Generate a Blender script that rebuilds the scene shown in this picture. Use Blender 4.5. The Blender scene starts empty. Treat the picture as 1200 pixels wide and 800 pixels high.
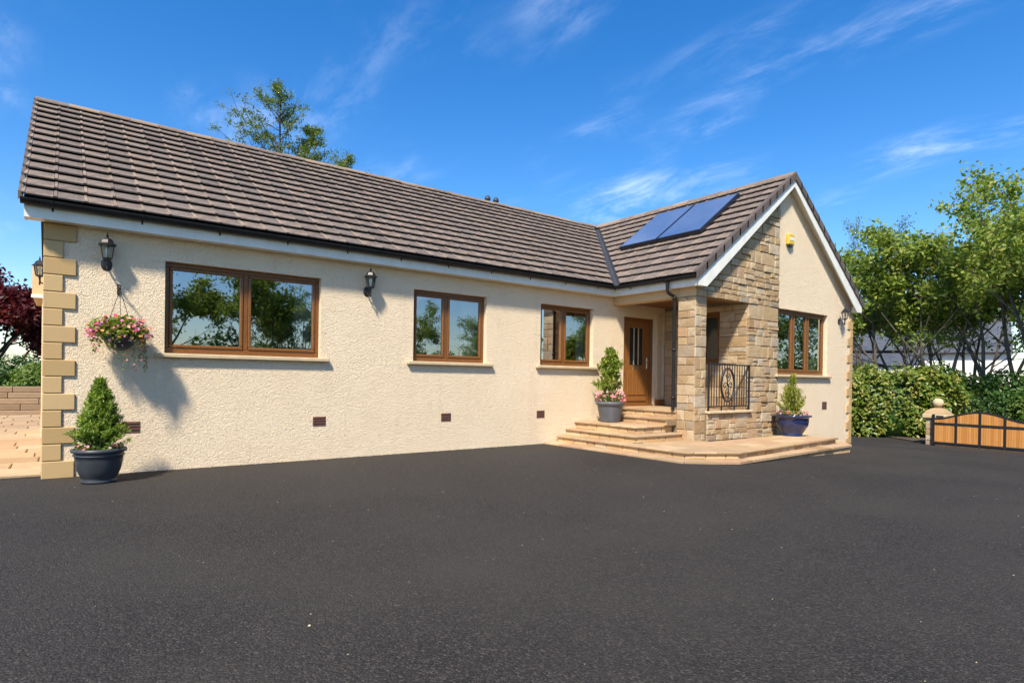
import bpy, bmesh, math, random
import numpy as np
from mathutils import Vector, Matrix

# ------------------------------------------------------------------ camera
scn = bpy.context.scene
col = scn.collection
CAM = np.array([0.17526, -9.29089, 1.32])
YAW, PITCH, ROLL, FPX, SY = 0.644964, -0.00465, 0.0150185, 700.2045, 45.8927
_r = np.array([math.cos(YAW), -math.sin(YAW), 0.0]); _f = np.array([math.sin(YAW), math.cos(YAW), 0.0]); _u = np.array([0, 0, 1.0])
_f2 = _f * math.cos(PITCH) + _u * math.sin(PITCH); _u2 = _u * math.cos(PITCH) - _f * math.sin(PITCH)
CR = _r * math.cos(ROLL) + _u2 * math.sin(ROLL); CU = _u2 * math.cos(ROLL) - _r * math.sin(ROLL); CF = _f2
cam_d = bpy.data.cameras.new('camera'); cam = bpy.data.objects.new('camera', cam_d); col.objects.link(cam)
cam_d.sensor_width = 36.0; cam_d.sensor_fit = 'HORIZONTAL'
cam_d.lens = 36.0 * FPX / 1200.0; cam_d.shift_y = SY / 1200.0
cam_d.clip_start = 0.05; cam_d.clip_end = 3000
mw = Matrix.Identity(4)
for i in range(3):
    mw[i][0] = CR[i]; mw[i][1] = CU[i]; mw[i][2] = -CF[i]; mw[i][3] = CAM[i]
cam.matrix_world = mw
scn.camera = cam

def P(u, v, x=None, y=None, z=None):
    """photo pixel (1200x800) -> point on the plane x=, y= or z="""
    d = CF + CR * (u - 600) / FPX + CU * (400 + SY - v) / FPX
    i, val = (0, x) if x is not None else ((1, y) if y is not None else (2, z))
    return CAM + d * ((val - CAM[i]) / d[i])
def px(p):
    d = np.asarray(p, float) - CAM; z = d @ CF
    return 600 + FPX * (d @ CR) / z, 400 + SY - FPX * (d @ CU) / z

# ------------------------------------------------------------------ light
SUN = Vector((1.3, 1.0, -2.0)).normalized()          # direction the light travels
world = bpy.data.worlds.new('World'); scn.world = world; world.use_nodes = True
wn = world.node_tree; wn.nodes.clear()
def W(t, **k):
    n = wn.nodes.new(t)
    for a, b in k.items(): setattr(n, a, b)
    return n
sky = W('ShaderNodeTexSky'); sky.sky_type = 'NISHITA'; sky.sun_disc = False
sky.sun_elevation = math.asin(-SUN.z); sky.sun_rotation = math.atan2(-SUN.x, -SUN.y)
sky.altitude = 0; sky.air_density = 1.0; sky.dust_density = 0.6; sky.ozone_density = 2.5
hsv = W('ShaderNodeHueSaturation'); hsv.inputs['Saturation'].default_value = 1.40; hsv.inputs['Hue'].default_value = 0.506
hsv.inputs['Value'].default_value = 1.0
wn.links.new(sky.outputs[0], hsv.inputs['Color'])
tc = W('ShaderNodeTexCoord'); sep = W('ShaderNodeSeparateXYZ'); wn.links.new(tc.outputs['Generated'], sep.inputs[0])
def wm(op, a, b):
    n = W('ShaderNodeMath', operation=op)
    for i, q in enumerate((a, b)):
        if isinstance(q, (int, float)): n.inputs[i].default_value = q
        else: wn.links.new(q, n.inputs[i])
    return n.outputs[0]
zz = wm('ADD', wm('MAXIMUM', sep.outputs[2], 0.0), 0.12)
cx_, cy_ = wm('DIVIDE', sep.outputs[0], zz), wm('DIVIDE', sep.outputs[1], zz)
comb = W('ShaderNodeCombineXYZ'); wn.links.new(cx_, comb.inputs[0]); wn.links.new(cy_, comb.inputs[1])
mp = W('ShaderNodeMapping'); mp.inputs['Rotation'].default_value = (0, 0, math.radians(28)); mp.inputs['Scale'].default_value = (2.2, 1.0, 1)
mp.inputs['Location'].default_value = (1.3, 0.4, 0)
wn.links.new(comb.outputs[0], mp.inputs[0])
def wnoise(scale, detail, rough, dist=0.0):
    n = W('ShaderNodeTexNoise'); n.inputs['Scale'].default_value = scale; n.inputs['Detail'].default_value = detail
    n.inputs['Roughness'].default_value = rough; n.inputs['Distortion'].default_value = dist
    wn.links.new(mp.outputs[0], n.inputs['Vector']); return n.outputs[0]
def wramp(fac, a, b):
    n = W('ShaderNodeMapRange'); n.interpolation_type = 'SMOOTHSTEP'
    n.inputs['From Min'].default_value = a; n.inputs['From Max'].default_value = b
    wn.links.new(fac, n.inputs['Value']); return n.outputs[0]
streak = wramp(wnoise(3.0, 10, 0.66, 0.35), 0.40, 0.86)
patch = wramp(wnoise(0.9, 3, 0.5), 0.45, 0.72)
cloud = wm('MULTIPLY', wm('MULTIPLY', streak, patch), 0.50)
mix = W('ShaderNodeMix'); mix.data_type = 'RGBA'; mix.inputs[7].default_value = (7.4, 8.0, 8.8, 1)
wn.links.new(cloud, mix.inputs[0]); wn.links.new(hsv.outputs[0], mix.inputs[6])
bg = W('ShaderNodeBackground'); bg.inputs[1].default_value = 0.122
wn.links.new(mix.outputs[2], bg.inputs[0])
out = W('ShaderNodeOutputWorld'); wn.links.new(bg.outputs[0], out.inputs[0])

sl = bpy.data.lights.new('sun', 'SUN'); sl.energy = 4.4; sl.angle = math.radians(5.0); sl.color = (1.0, 0.92, 0.79)
sun = bpy.data.objects.new('sun', sl); col.objects.link(sun); sun.location = (-10, -12, 20)
sun.rotation_euler = SUN.to_track_quat('-Z', 'Y').to_euler()

scn.view_settings.view_transform = 'Standard'; scn.view_settings.look = 'None'
scn.view_settings.exposure = 0.85; scn.view_settings.gamma = 1.0; scn.view_settings.use_curve_mapping = False
scn.render.engine = 'CYCLES'
scn.cycles.max_bounces = 8; scn.cycles.transparent_max_bounces = 12

# ------------------------------------------------------------------ materials
class NT:
    def __init__(s, name):
        s.m = bpy.data.materials.new(name); s.m.use_nodes = True; s.t = s.m.node_tree
        s.b = s.t.nodes['Principled BSDF']; s.out = s.t.nodes['Material Output']
        s._c = None
    def n(s, t, **k):
        q = s.t.nodes.new(t)
        for a, b in k.items(): setattr(q, a, b)
        return q
    def put(s, sock, v):
        if isinstance(v, (int, float, tuple)): sock.default_value = v
        else: s.t.links.new(v, sock)
    def co(s, scale=None):
        if s._c is None: s._c = s.n('ShaderNodeTexCoord').outputs['Object']
        if scale is None: return s._c
        mpn = s.n('ShaderNodeMapping'); mpn.inputs['Scale'].default_value = scale; s.t.links.new(s._c, mpn.inputs[0]); return mpn.outputs[0]
    def geo(s):
        g = s.n('ShaderNodeNewGeometry'); return g
    def noise(s, scale, detail=4, rough=0.55, dist=0.0, vec=None):
        q = s.n('ShaderNodeTexNoise'); s.put(q.inputs['Vector'], s.co() if vec is None else vec)
        q.inputs['Scale'].default_value = scale; q.inputs['Detail'].default_value = detail
        q.inputs['Roughness'].default_value = rough; q.inputs['Distortion'].default_value = dist
        return q.outputs[0]
    def voro(s, scale, feature='F1', vec=None, out=0):
        q = s.n('ShaderNodeTexVoronoi', feature=feature); s.put(q.inputs['Vector'], s.co() if vec is None else vec)
        q.inputs['Scale'].default_value = scale; return q.outputs[out]
    def ramp(s, fac, stops, interp='LINEAR'):
        q = s.n('ShaderNodeValToRGB'); q.color_ramp.interpolation = interp; e = q.color_ramp.elements
        while len(e) < len(stops): e.new(0.5)
        for i, (p_, c) in enumerate(stops):
            e[i].position = p_; e[i].color = tuple(c) + (1,) if isinstance(c, tuple) and len(c) == 3 else ((c, c, c, 1) if not isinstance(c, tuple) else c)
        s.put(q.inputs[0], fac); return q.outputs[0]
    def mix(s, fac, a, b, mode='MIX'):
        q = s.n('ShaderNodeMix'); q.data_type = 'RGBA'; q.blend_type = mode; q.clamp_result = False
        s.put(q.inputs[0], fac)
        for i, v in ((6, a), (7, b)):
            if isinstance(v, tuple) and len(v) == 3: v = v + (1,)
            s.put(q.inputs[i], v)
        return q.outputs[2]
    def math(s, op, a, b=0.0):
        q = s.n('ShaderNodeMath', operation=op); s.put(q.inputs[0], a); s.put(q.inputs[1], b); return q.outputs[0]
    def rnd(s):
        a = s.n('ShaderNodeObjectInfo').outputs['Random']; b = s.n('ShaderNodeNewGeometry').outputs['Random Per Island']
        return s.math('FRACT', s.math('ADD', a, b))
    def island(s): return s.n('ShaderNodeNewGeometry').outputs['Random Per Island']
    def bump(s, h, strength, dist, normal=None):
        q = s.n('ShaderNodeBump'); q.inputs['Strength'].default_value = strength; q.inputs['Distance'].default_value = dist
        s.put(q.inputs['Height'], h)
        if normal is not None: s.put(q.inputs['Normal'], normal)
        return q.outputs[0]
    def set(s, color=None, rough=None, metal=None, spec=None, normal=None, coat=None):
        if color is not None: s.put(s.b.inputs['Base Color'], color + (1,) if isinstance(color, tuple) and len(color) == 3 else color)
        if rough is not None: s.put(s.b.inputs['Roughness'], rough)
        if metal is not None: s.put(s.b.inputs['Metallic'], metal)
        if spec is not None: s.put(s.b.inputs['Specular IOR Level'], spec)
        if normal is not None: s.put(s.b.inputs['Normal'], normal)
        if coat is not None: s.put(s.b.inputs['Coat Weight'], coat)
        return s.m

MAT = {}
def mk(name):
    def deco(fn):
        q = NT(name); fn(q); MAT[name] = q.m; return fn
    return deco

@mk('render')
def _(q):
    n1 = q.noise(27, 3, 0.6, 1.8); n2 = q.noise(75, 3, 0.65, 0.8); big = q.noise(0.9, 4, 0.6)
    c = q.ramp(big, [(0.3, (0.83, 0.66, 0.445)), (0.7, (0.88, 0.715, 0.50))])
    st = q.noise(1.0, 5, 0.7, 0.0, q.co((2.4, 2.4, 0.35)))
    c = q.mix(q.ramp(st, [(0.54, 0.0), (0.8, 0.30)]), c, (0.54, 0.40, 0.26))
    h = q.math('ADD', n1, q.math('MULTIPLY', n2, 0.5))
    c = q.mix(q.ramp(n1, [(0.30, 0.45), (0.44, 0.0)]), c, (0.56, 0.42, 0.27))
    c = q.mix(q.ramp(n2, [(0.28, 0.4), (0.40, 0.0)]), c, (0.56, 0.42, 0.27))
    q.set(c, 0.9, spec=0.15, normal=q.bump(h, 0.9, 0.03))
@mk('smooth_render')
def _(q):
    c = q.ramp(q.noise(2, 4), [(0.3, (0.552, 0.387, 0.211)), (0.7, (0.607, 0.439, 0.250))])
    q.set(c, 0.85, spec=0.2, normal=q.bump(q.noise(60, 3), 0.2, 0.005))
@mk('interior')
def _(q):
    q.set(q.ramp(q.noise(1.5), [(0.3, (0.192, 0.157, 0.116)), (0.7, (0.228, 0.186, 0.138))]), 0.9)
@mk('quoin')
def _(q):
    r = q.rnd(); c = q.ramp(r, [(0, (0.43, 0.285, 0.125)), (0.5, (0.49, 0.33, 0.152)), (1, (0.53, 0.37, 0.18))])
    c = q.mix(q.ramp(q.noise(7, 5), [(0.35, 0.0), (0.75, 0.35)]), c, (0.42, 0.30, 0.16))
    q.set(c, 0.9, spec=0.15, normal=q.bump(q.noise(70, 4), 0.35, 0.006))
@mk('stone')
def _(q):
    r = q.rnd()
    c = q.ramp(r, [(0.0, (0.42, 0.295, 0.16)), (0.16, (0.50, 0.40, 0.26)), (0.32, (0.33, 0.225, 0.125)), (0.46, (0.47, 0.34, 0.19)), (0.6, (0.53, 0.45, 0.32)), (0.74, (0.38, 0.27, 0.155)), (0.84, (0.30, 0.25, 0.19)), (0.92, (0.47, 0.41, 0.31)), (1.0, (0.45, 0.28, 0.16))])
    v = q.noise(6, 5, 0.65, 0.8)
    c = q.mix(q.ramp(v, [(0.35, 0.0), (0.72, 0.55)]), c, (0.302, 0.175, 0.073))
    c = q.mix(q.ramp(q.noise(14, 5, 0.7), [(0.58, 0.0), (0.75, 0.5)]), c, (0.588, 0.456, 0.284))
    h = q.math('ADD', q.noise(22, 5, 0.65), q.math('MULTIPLY', v, 0.8))
    q.set(c, 0.92, spec=0.15, normal=q.bump(h, 0.6, 0.02))
@mk('mortar')
def _(q):
    q.set(q.ramp(q.noise(30, 4), [(0.3, (0.205, 0.151, 0.086)), (0.7, (0.260, 0.196, 0.120))]), 0.95, spec=0.1, normal=q.bump(q.noise(80, 3), 0.4, 0.006))
@mk('paving')
def _(q):
    r = q.rnd()
    c = q.ramp(r, [(0, (0.30, 0.19, 0.10)), (0.2, (0.44, 0.30, 0.165)), (0.4, (0.36, 0.25, 0.15)), (0.6, (0.50, 0.37, 0.22)), (0.8, (0.40, 0.24, 0.135)), (1, (0.46, 0.34, 0.21))])
    v = q.noise(3.5, 5, 0.65, 1.2)
    c = q.mix(q.ramp(v, [(0.4, 0.0), (0.72, 0.55)]), c, (0.288, 0.192, 0.109))
    c = q.mix(q.ramp(q.noise(9, 5, 0.7), [(0.56, 0.0), (0.74, 0.45)]), c, (0.496, 0.385, 0.244))
    q.set(c, 0.85, spec=0.2, normal=q.bump(q.math('ADD', v, q.noise(25, 4)), 0.4, 0.012))
@mk('riser')
def _(q):
    r = q.rnd()
    c = q.ramp(r, [(0, (0.46, 0.27, 0.12)), (0.25, (0.60, 0.42, 0.22)), (0.5, (0.40, 0.26, 0.14)), (0.75, (0.56, 0.36, 0.17)), (1, (0.62, 0.48, 0.30))])
    c = q.mix(q.ramp(q.noise(8, 5, 0.65), [(0.4, 0.0), (0.75, 0.5)]), c, (0.361, 0.232, 0.115))
    q.set(c, 0.9, spec=0.15, normal=q.bump(q.noise(30, 5), 0.5, 0.01))
@mk('roof_tile')
def _(q):
    r = q.rnd()
    c = q.ramp(r, [(0, (0.083, 0.067, 0.060)), (0.25, (0.117, 0.094, 0.083)), (0.5, (0.098, 0.080, 0.073)), (0.75, (0.132, 0.106, 0.092)), (1, (0.107, 0.082, 0.070))])
    at = q.n('ShaderNodeAttribute', attribute_name='edge').outputs['Fac']
    nz = q.noise(11, 5, 0.7)
    c = q.mix(q.ramp(nz, [(0.42, 0.0), (0.68, 0.75)]), c, (0.183, 0.149, 0.126))
    e = q.math('MULTIPLY', at, q.ramp(q.noise(7, 4, 0.7), [(0.38, 0.1), (0.62, 0.95)]))
    c = q.mix(e, c, (0.305, 0.222, 0.159))
    sp = q.ramp(q.noise(38, 4, 0.6), [(0.62, 0.0), (0.68, 0.9)])
    c = q.mix(sp, c, (0.342, 0.300, 0.236))
    q.set(c, 0.85, spec=0.25, normal=q.bump(q.noise(60, 4), 0.35, 0.006))
@mk('ridge')
def _(q):
    c = q.ramp(q.rnd(), [(0, (0.20, 0.145, 0.105)), (0.5, (0.14, 0.112, 0.095)), (1, (0.27, 0.195, 0.135))])
    c = q.mix(q.ramp(q.noise(12, 5, 0.7), [(0.5, 0.0), (0.75, 0.6)]), c, (0.33, 0.26, 0.18))
    q.set(c, 0.9, spec=0.2, normal=q.bump(q.noise(50, 4), 0.35, 0.006))
@mk('verge')
def _(q):
    c = q.ramp(q.rnd(), [(0, (0.085, 0.068, 0.060)), (1, (0.13, 0.105, 0.092))])
    q.set(q.mix(q.ramp(q.noise(14, 4), [(0.5, 0.0), (0.8, 0.4)]), c, (0.20, 0.16, 0.13)), 0.8, spec=0.3)
@mk('underlay')
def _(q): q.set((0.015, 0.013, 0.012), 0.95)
@mk('lead')
def _(q): q.set(q.ramp(q.noise(9, 4), [(0.3, (0.030, 0.032, 0.037)), (0.7, (0.05, 0.052, 0.058))]), 0.55, spec=0.4)
@mk('white_board')
def _(q):
    c = q.ramp(q.noise(1.4, 5, 0.7, 0.0, q.co((3, 3, 0.7))), [(0.35, (0.800, 0.778, 0.684)), (0.75, (0.660, 0.633, 0.539))])
    q.set(c, 0.35, spec=0.4)
@mk('black_plastic')
def _(q): q.set(q.ramp(q.noise(6, 4), [(0.3, (0.008, 0.008, 0.009)), (0.7, (0.018, 0.018, 0.019))]), 0.5, spec=0.3)
@mk('black_iron')
def _(q): q.set((0.014, 0.013, 0.014), 0.42, spec=0.5, normal=q.bump(q.noise(120, 2), 0.15, 0.002))
@mk('oak_frame')
def _(q):
    g = q.noise(9, 5, 0.6, 1.0, q.co((5, 5, 5)))
    c = q.ramp(g, [(0.3, (0.124, 0.046, 0.011)), (0.55, (0.189, 0.076, 0.019)), (0.75, (0.235, 0.103, 0.029))])
    q.set(c, 0.35, spec=0.4)
@mk('door_oak')
def _(q):
    g = q.noise(5, 6, 0.6, 1.4, q.co((9, 9, 0.8)))
    c = q.ramp(g, [(0.3, (0.172, 0.063, 0.014)), (0.55, (0.257, 0.104, 0.025)), (0.75, (0.312, 0.137, 0.038))])
    q.set(c, 0.38, spec=0.4)
@mk('ceiling_wood')
def _(q): q.set(q.ramp(q.noise(6, 5, 0.6, 1, q.co((1, 10, 1))), [(0.3, (0.16, 0.07, 0.03)), (0.7, (0.24, 0.11, 0.05))]), 0.5)
@mk('curtain')
def _(q): q.set((0.72, 0.70, 0.64), 0.9)
@mk('air_brick')
def _(q): q.set(q.ramp(q.noise(30, 3), [(0.3, (0.12, 0.045, 0.03)), (0.7, (0.19, 0.075, 0.05))]), 0.9)
@mk('sill_stone')
def _(q): q.set(q.ramp(q.noise(8, 5, 0.7), [(0.3, (0.460, 0.344, 0.198)), (0.7, (0.570, 0.447, 0.274))]), 0.85, normal=q.bump(q.noise(60, 3), 0.2, 0.004))
@mk('asphalt')
def _(q):
    v = q.voro(95, 'F1'); vc = q.n('ShaderNodeTexVoronoi'); q.put(vc.inputs['Vector'], q.co()); vc.inputs['Scale'].default_value = 95
    sepc = q.n('ShaderNodeSeparateColor'); q.t.links.new(vc.outputs['Color'], sepc.inputs[0]); rr = sepc.outputs[0]
    n = q.noise(60, 4, 0.7); big = q.noise(0.45, 5, 0.62)
    c = q.ramp(rr, [(0.0, (0.013, 0.012, 0.010)), (0.5, (0.025, 0.022, 0.020)), (0.9, (0.045, 0.039, 0.034)), (1.0, (0.077, 0.067, 0.057))])
    c = q.mix(q.ramp(big, [(0.34, 0.0), (0.70, 0.62)]), c, (0.050, 0.044, 0.037))
    c = q.mix(q.ramp(q.noise(2.2, 5, 0.7), [(0.62, 0.0), (0.8, 0.35)]), c, (0.016, 0.014, 0.014))
    c = q.mix(q.ramp(q.noise(17, 2, 0.5), [(0.735, 0.0), (0.75, 0.7)]), c, (0.126, 0.101, 0.073))
    h = q.math('ADD', q.math('MULTIPLY', v, -1.1), n)
    q.set(c, q.ramp(big, [(0.3, 0.7), (0.7, 0.85)]), spec=0.22, normal=q.bump(h, 0.75, 0.010))
@mk('grass')
def _(q):
    q.set(q.ramp(q.noise(3, 6, 0.7), [(0.3, (0.035, 0.075, 0.015)), (0.7, (0.085, 0.13, 0.03))]), 0.95, normal=q.bump(q.noise(40, 4), 0.8, 0.05))
@mk('soil')
def _(q): q.set(q.ramp(q.noise(12, 6, 0.7), [(0.3, (0.035, 0.024, 0.016)), (0.7, (0.10, 0.07, 0.045))]), 0.98, normal=q.bump(q.noise(30, 5), 0.8, 0.03))
@mk('sleeper')
def _(q):
    c = q.ramp(q.rnd(), [(0, (0.270, 0.175, 0.099)), (1, (0.392, 0.266, 0.156))])
    q.set(q.mix(q.ramp(q.noise(5, 5, 0.65, 0.5, q.co((1, 1, 6))), [(0.4, 0.0), (0.7, 0.5)]), c, (0.162, 0.102, 0.062)), 0.95)
@mk('slate')
def _(q):
    b = q.n('ShaderNodeTexBrick'); uv = q.n('ShaderNodeTexCoord').outputs['UV']; q.put(b.inputs['Vector'], uv)
    b.inputs['Color1'].default_value = (0.050, 0.059, 0.076, 1); b.inputs['Color2'].default_value = (0.076, 0.085, 0.106, 1); b.inputs['Mortar'].default_value = (0.022, 0.024, 0.030, 1)
    b.inputs['Scale'].default_value = 1.0; b.inputs['Mortar Size'].default_value = 0.012; b.inputs['Brick Width'].default_value = 0.30; b.inputs['Row Height'].default_value = 0.22
    q.set(q.mix(q.ramp(q.noise(1.5, 5), [(0.4, 0.0), (0.7, 0.4)]), b.outputs[0], (0.101, 0.111, 0.129)), 0.6, spec=0.4)
@mk('white_wall')
def _(q): q.set(q.ramp(q.noise(2, 5, 0.7), [(0.3, (0.66, 0.65, 0.60)), (0.7, (0.76, 0.75, 0.71))]), 0.9)
@mk('dark_pot')
def _(q): q.set(q.ramp(q.noise(5, 5, 0.6), [(0.3, (0.026, 0.030, 0.036)), (0.7, (0.052, 0.058, 0.066))]), 0.42, spec=0.4)
@mk('grey_pot')
def _(q): q.set(q.ramp(q.noise(5, 5, 0.6, 0, q.co((1, 1, 0.5))), [(0.3, (0.075, 0.083, 0.095)), (0.7, (0.125, 0.133, 0.145))]), 0.5, spec=0.4)
@mk('blue_glaze')
def _(q): q.set(q.ramp(q.noise(4, 5, 0.6), [(0.3, (0.007, 0.015, 0.059)), (0.7, (0.014, 0.027, 0.093))]), 0.12, spec=0.6, coat=0.5)
@mk('bark')
def _(q):
    q.set(q.ramp(q.noise(6, 6, 0.7, 0.5, q.co((3, 3, 0.8))), [(0.3, (0.050, 0.040, 0.030)), (0.7, (0.165, 0.140, 0.105))]), 0.95, normal=q.bump(q.noise(20, 5, 0.7, 0, q.co((3, 3, 0.7))), 0.7, 0.03))
@mk('dark_bark')
def _(q): q.set(q.ramp(q.noise(9, 6, 0.7), [(0.3, (0.025, 0.020, 0.017)), (0.7, (0.07, 0.055, 0.042))]), 0.95)
@mk('gate_wood')
def _(q):
    c = q.ramp(q.rnd(), [(0, (0.418, 0.168, 0.033)), (0.5, (0.494, 0.214, 0.050)), (1, (0.541, 0.252, 0.066))])
    q.set(q.mix(q.ramp(q.noise(6, 5, 0.6, 1, q.co((8, 8, 0.8))), [(0.4, 0.0), (0.75, 0.4)]), c, (0.323, 0.118, 0.023)), 0.6)
@mk('alarm_yellow')
def _(q): q.set((0.62, 0.42, 0.035), 0.4)
@mk('bulb')
def _(q): q.set((0.85, 0.85, 0.82), 0.3)
@mk('chrome')
def _(q): q.set((0.75, 0.73, 0.68), 0.25, metal=1.0)
@mk('chimney')
def _(q): q.set(q.ramp(q.noise(8, 5), [(0.3, (0.45, 0.36, 0.22)), (0.7, (0.60, 0.50, 0.33))]), 0.9)
@mk('terracotta')
def _(q): q.set(q.ramp(q.noise(8, 5), [(0.3, (0.10, 0.085, 0.07)), (0.7, (0.16, 0.14, 0.11))]), 0.8)
@mk('solar_cell')
def _(q):
    c = q.ramp(q.noise(1.5, 3), [(0.3, (0.42, 0.50, 0.64)), (0.7, (0.52, 0.60, 0.73))])
    q.set(c, 0.12, metal=0.85, spec=0.8, coat=1.0)
@mk('dark_metal')
def _(q): q.set((0.012, 0.015, 0.026), 0.3, spec=0.5)
@mk('dark_glass')
def _(q): q.set((0.012, 0.018, 0.018), 0.08, spec=0.5)
@mk('plaque')
def _(q): q.set((0.03, 0.03, 0.032), 0.5)

def glassmat(name, refl, tint):
    q = NT(name); t = q.t
    tr = q.n('ShaderNodeBsdfTransparent'); tr.inputs[0].default_value = tint + (1,)
    gl = q.n('ShaderNodeBsdfGlossy'); gl.inputs['Roughness'].default_value = 0.012; gl.inputs['Color'].default_value = (0.93, 0.96, 1.0, 1)
    nb = q.bump(q.noise(1.1, 2, 0.4), 0.06, 0.02); t.links.new(nb, gl.inputs['Normal'])
    fr = q.n('ShaderNodeFresnel'); fr.inputs[0].default_value = 1.5
    fac = q.math('MINIMUM', q.math('ADD', fr.outputs[0], refl), 0.95)
    mx = q.n('ShaderNodeMixShader'); t.links.new(fac, mx.inputs[0]); t.links.new(tr.outputs[0], mx.inputs[1]); t.links.new(gl.outputs[0], mx.inputs[2])
    t.links.new(mx.outputs[0], q.out.inputs[0]); MAT[name] = q.m
glassmat('glass', 0.30, (0.55, 0.60, 0.58)); glassmat('lamp_glass', 0.05, (0.9, 0.92, 0.9)); glassmat('door_glass', -0.02, (0.10, 0.14, 0.13))

def leafmat(name, stops, trans=0.35, rough=0.5, tcol=None):
    q = NT(name); t = q.t
    c = q.ramp(q.island(), stops)
    q.set(c, rough, spec=0.35)
    tl = q.n('ShaderNodeBsdfTranslucent'); bc = q.mix(1.0, c, tcol or (1.25, 1.35, 0.6), 'MULTIPLY'); t.links.new(bc, tl.inputs[0])
    mx = q.n('ShaderNodeMixShader'); mx.inputs[0].default_value = trans
    t.links.new(q.b.outputs[0], mx.inputs[1]); t.links.new(tl.outputs[0], mx.inputs[2]); t.links.new(mx.outputs[0], q.out.inputs[0]); MAT[name] = q.m
leafmat('leaf_spring', [(0, (0.13, 0.20, 0.028)), (0.4, (0.20, 0.27, 0.045)), (0.8, (0.28, 0.32, 0.06)), (1, (0.33, 0.32, 0.075))], 0.4)
leafmat('leaf_mid', [(0, (0.0675, 0.1435, 0.0236)), (0.5, (0.1266, 0.2025, 0.0371)), (1, (0.2025, 0.2531, 0.0506))], 0.35)
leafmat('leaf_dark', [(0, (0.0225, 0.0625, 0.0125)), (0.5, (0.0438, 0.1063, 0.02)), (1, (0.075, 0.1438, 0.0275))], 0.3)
leafmat('leaf_laurel', [(0, (0.0724, 0.132, 0.0173)), (0.45, (0.1369, 0.1979, 0.0287)), (0.8, (0.2255, 0.2419, 0.0403)), (1, (0.3381, 0.2786, 0.0646))], 0.25, 0.35)
leafmat('leaf_maple', [(0, (0.045, 0.008, 0.012)), (0.5, (0.085, 0.014, 0.018)), (0.85, (0.13, 0.024, 0.025)), (1, (0.17, 0.045, 0.03))], 0.35, 0.5, (1.5, 0.6, 0.6))
leafmat('needle', [(0, (0.0715, 0.1449, 0.0149)), (0.5, (0.1562, 0.2454, 0.0239)), (1, (0.3088, 0.362, 0.0389))], 0.25)
leafmat('needle_gold', [(0, (0.1219, 0.1716, 0.0182)), (0.5, (0.2438, 0.2808, 0.0286)), (1, (0.4225, 0.39, 0.0585))], 0.3)
leafmat('leaf_fresh', [(0, (0.0891, 0.1587, 0.0168)), (0.5, (0.1782, 0.2415, 0.0264)), (1, (0.324, 0.3174, 0.048))], 0.35)
leafmat('petal', [(0, (0.60, 0.05, 0.12)), (0.25, (0.72, 0.16, 0.28)), (0.45, (0.75, 0.30, 0.40)), (0.6, (0.70, 0.10, 0.06)), (0.75, (0.80, 0.45, 0.10)), (0.9, (0.80, 0.75, 0.70)), (1, (0.40, 0.12, 0.40))], 0.25, 0.6, (1, 0.9, 0.9))
leafmat('petal_pink', [(0, (0.62, 0.10, 0.12)), (0.5, (0.75, 0.30, 0.33)), (1, (0.80, 0.55, 0.55))], 0.25, 0.6, (1, 0.9, 0.9))
leafmat('larch', [(0, (0.072, 0.126, 0.0168)), (0.5, (0.126, 0.18, 0.024)), (1, (0.24, 0.246, 0.042))], 0.4)

# ------------------------------------------------------------------ object helpers
def link(name, me, mat, parent=None):
    o = bpy.data.objects.new(name, me); col.objects.link(o)
    if mat is not None and not me.materials: me.materials.append(MAT[mat])
    if parent is not None: o.parent = parent
    return o
def tag(o, label=None, cat=None, group=None, kind=None):
    if label: o['label'] = label
    if cat: o['category'] = cat
    if group: o['group'] = group
    if kind: o['kind'] = kind
    return o
def empty(name, loc=(0, 0, 0), rz=0.0, parent=None):
    o = bpy.data.objects.new(name, None); col.objects.link(o); o.location = loc; o.rotation_euler = (0, 0, rz); o.empty_display_size = 0.1
    if parent: o.parent = parent
    return o
def np_mesh(name, v, f):
    v = np.asarray(v, np.float32); f = np.asarray(f, np.int32); k = f.shape[1]
    me = bpy.data.meshes.new(name)
    me.vertices.add(len(v)); me.vertices.foreach_set('co', v.ravel())
    me.loops.add(f.size); me.loops.foreach_set('vertex_index', f.ravel())
    me.polygons.add(len(f)); me.polygons.foreach_set('loop_start', np.arange(0, f.size, k, dtype=np.int32))
    me.update(calc_edges=True); return me

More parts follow.
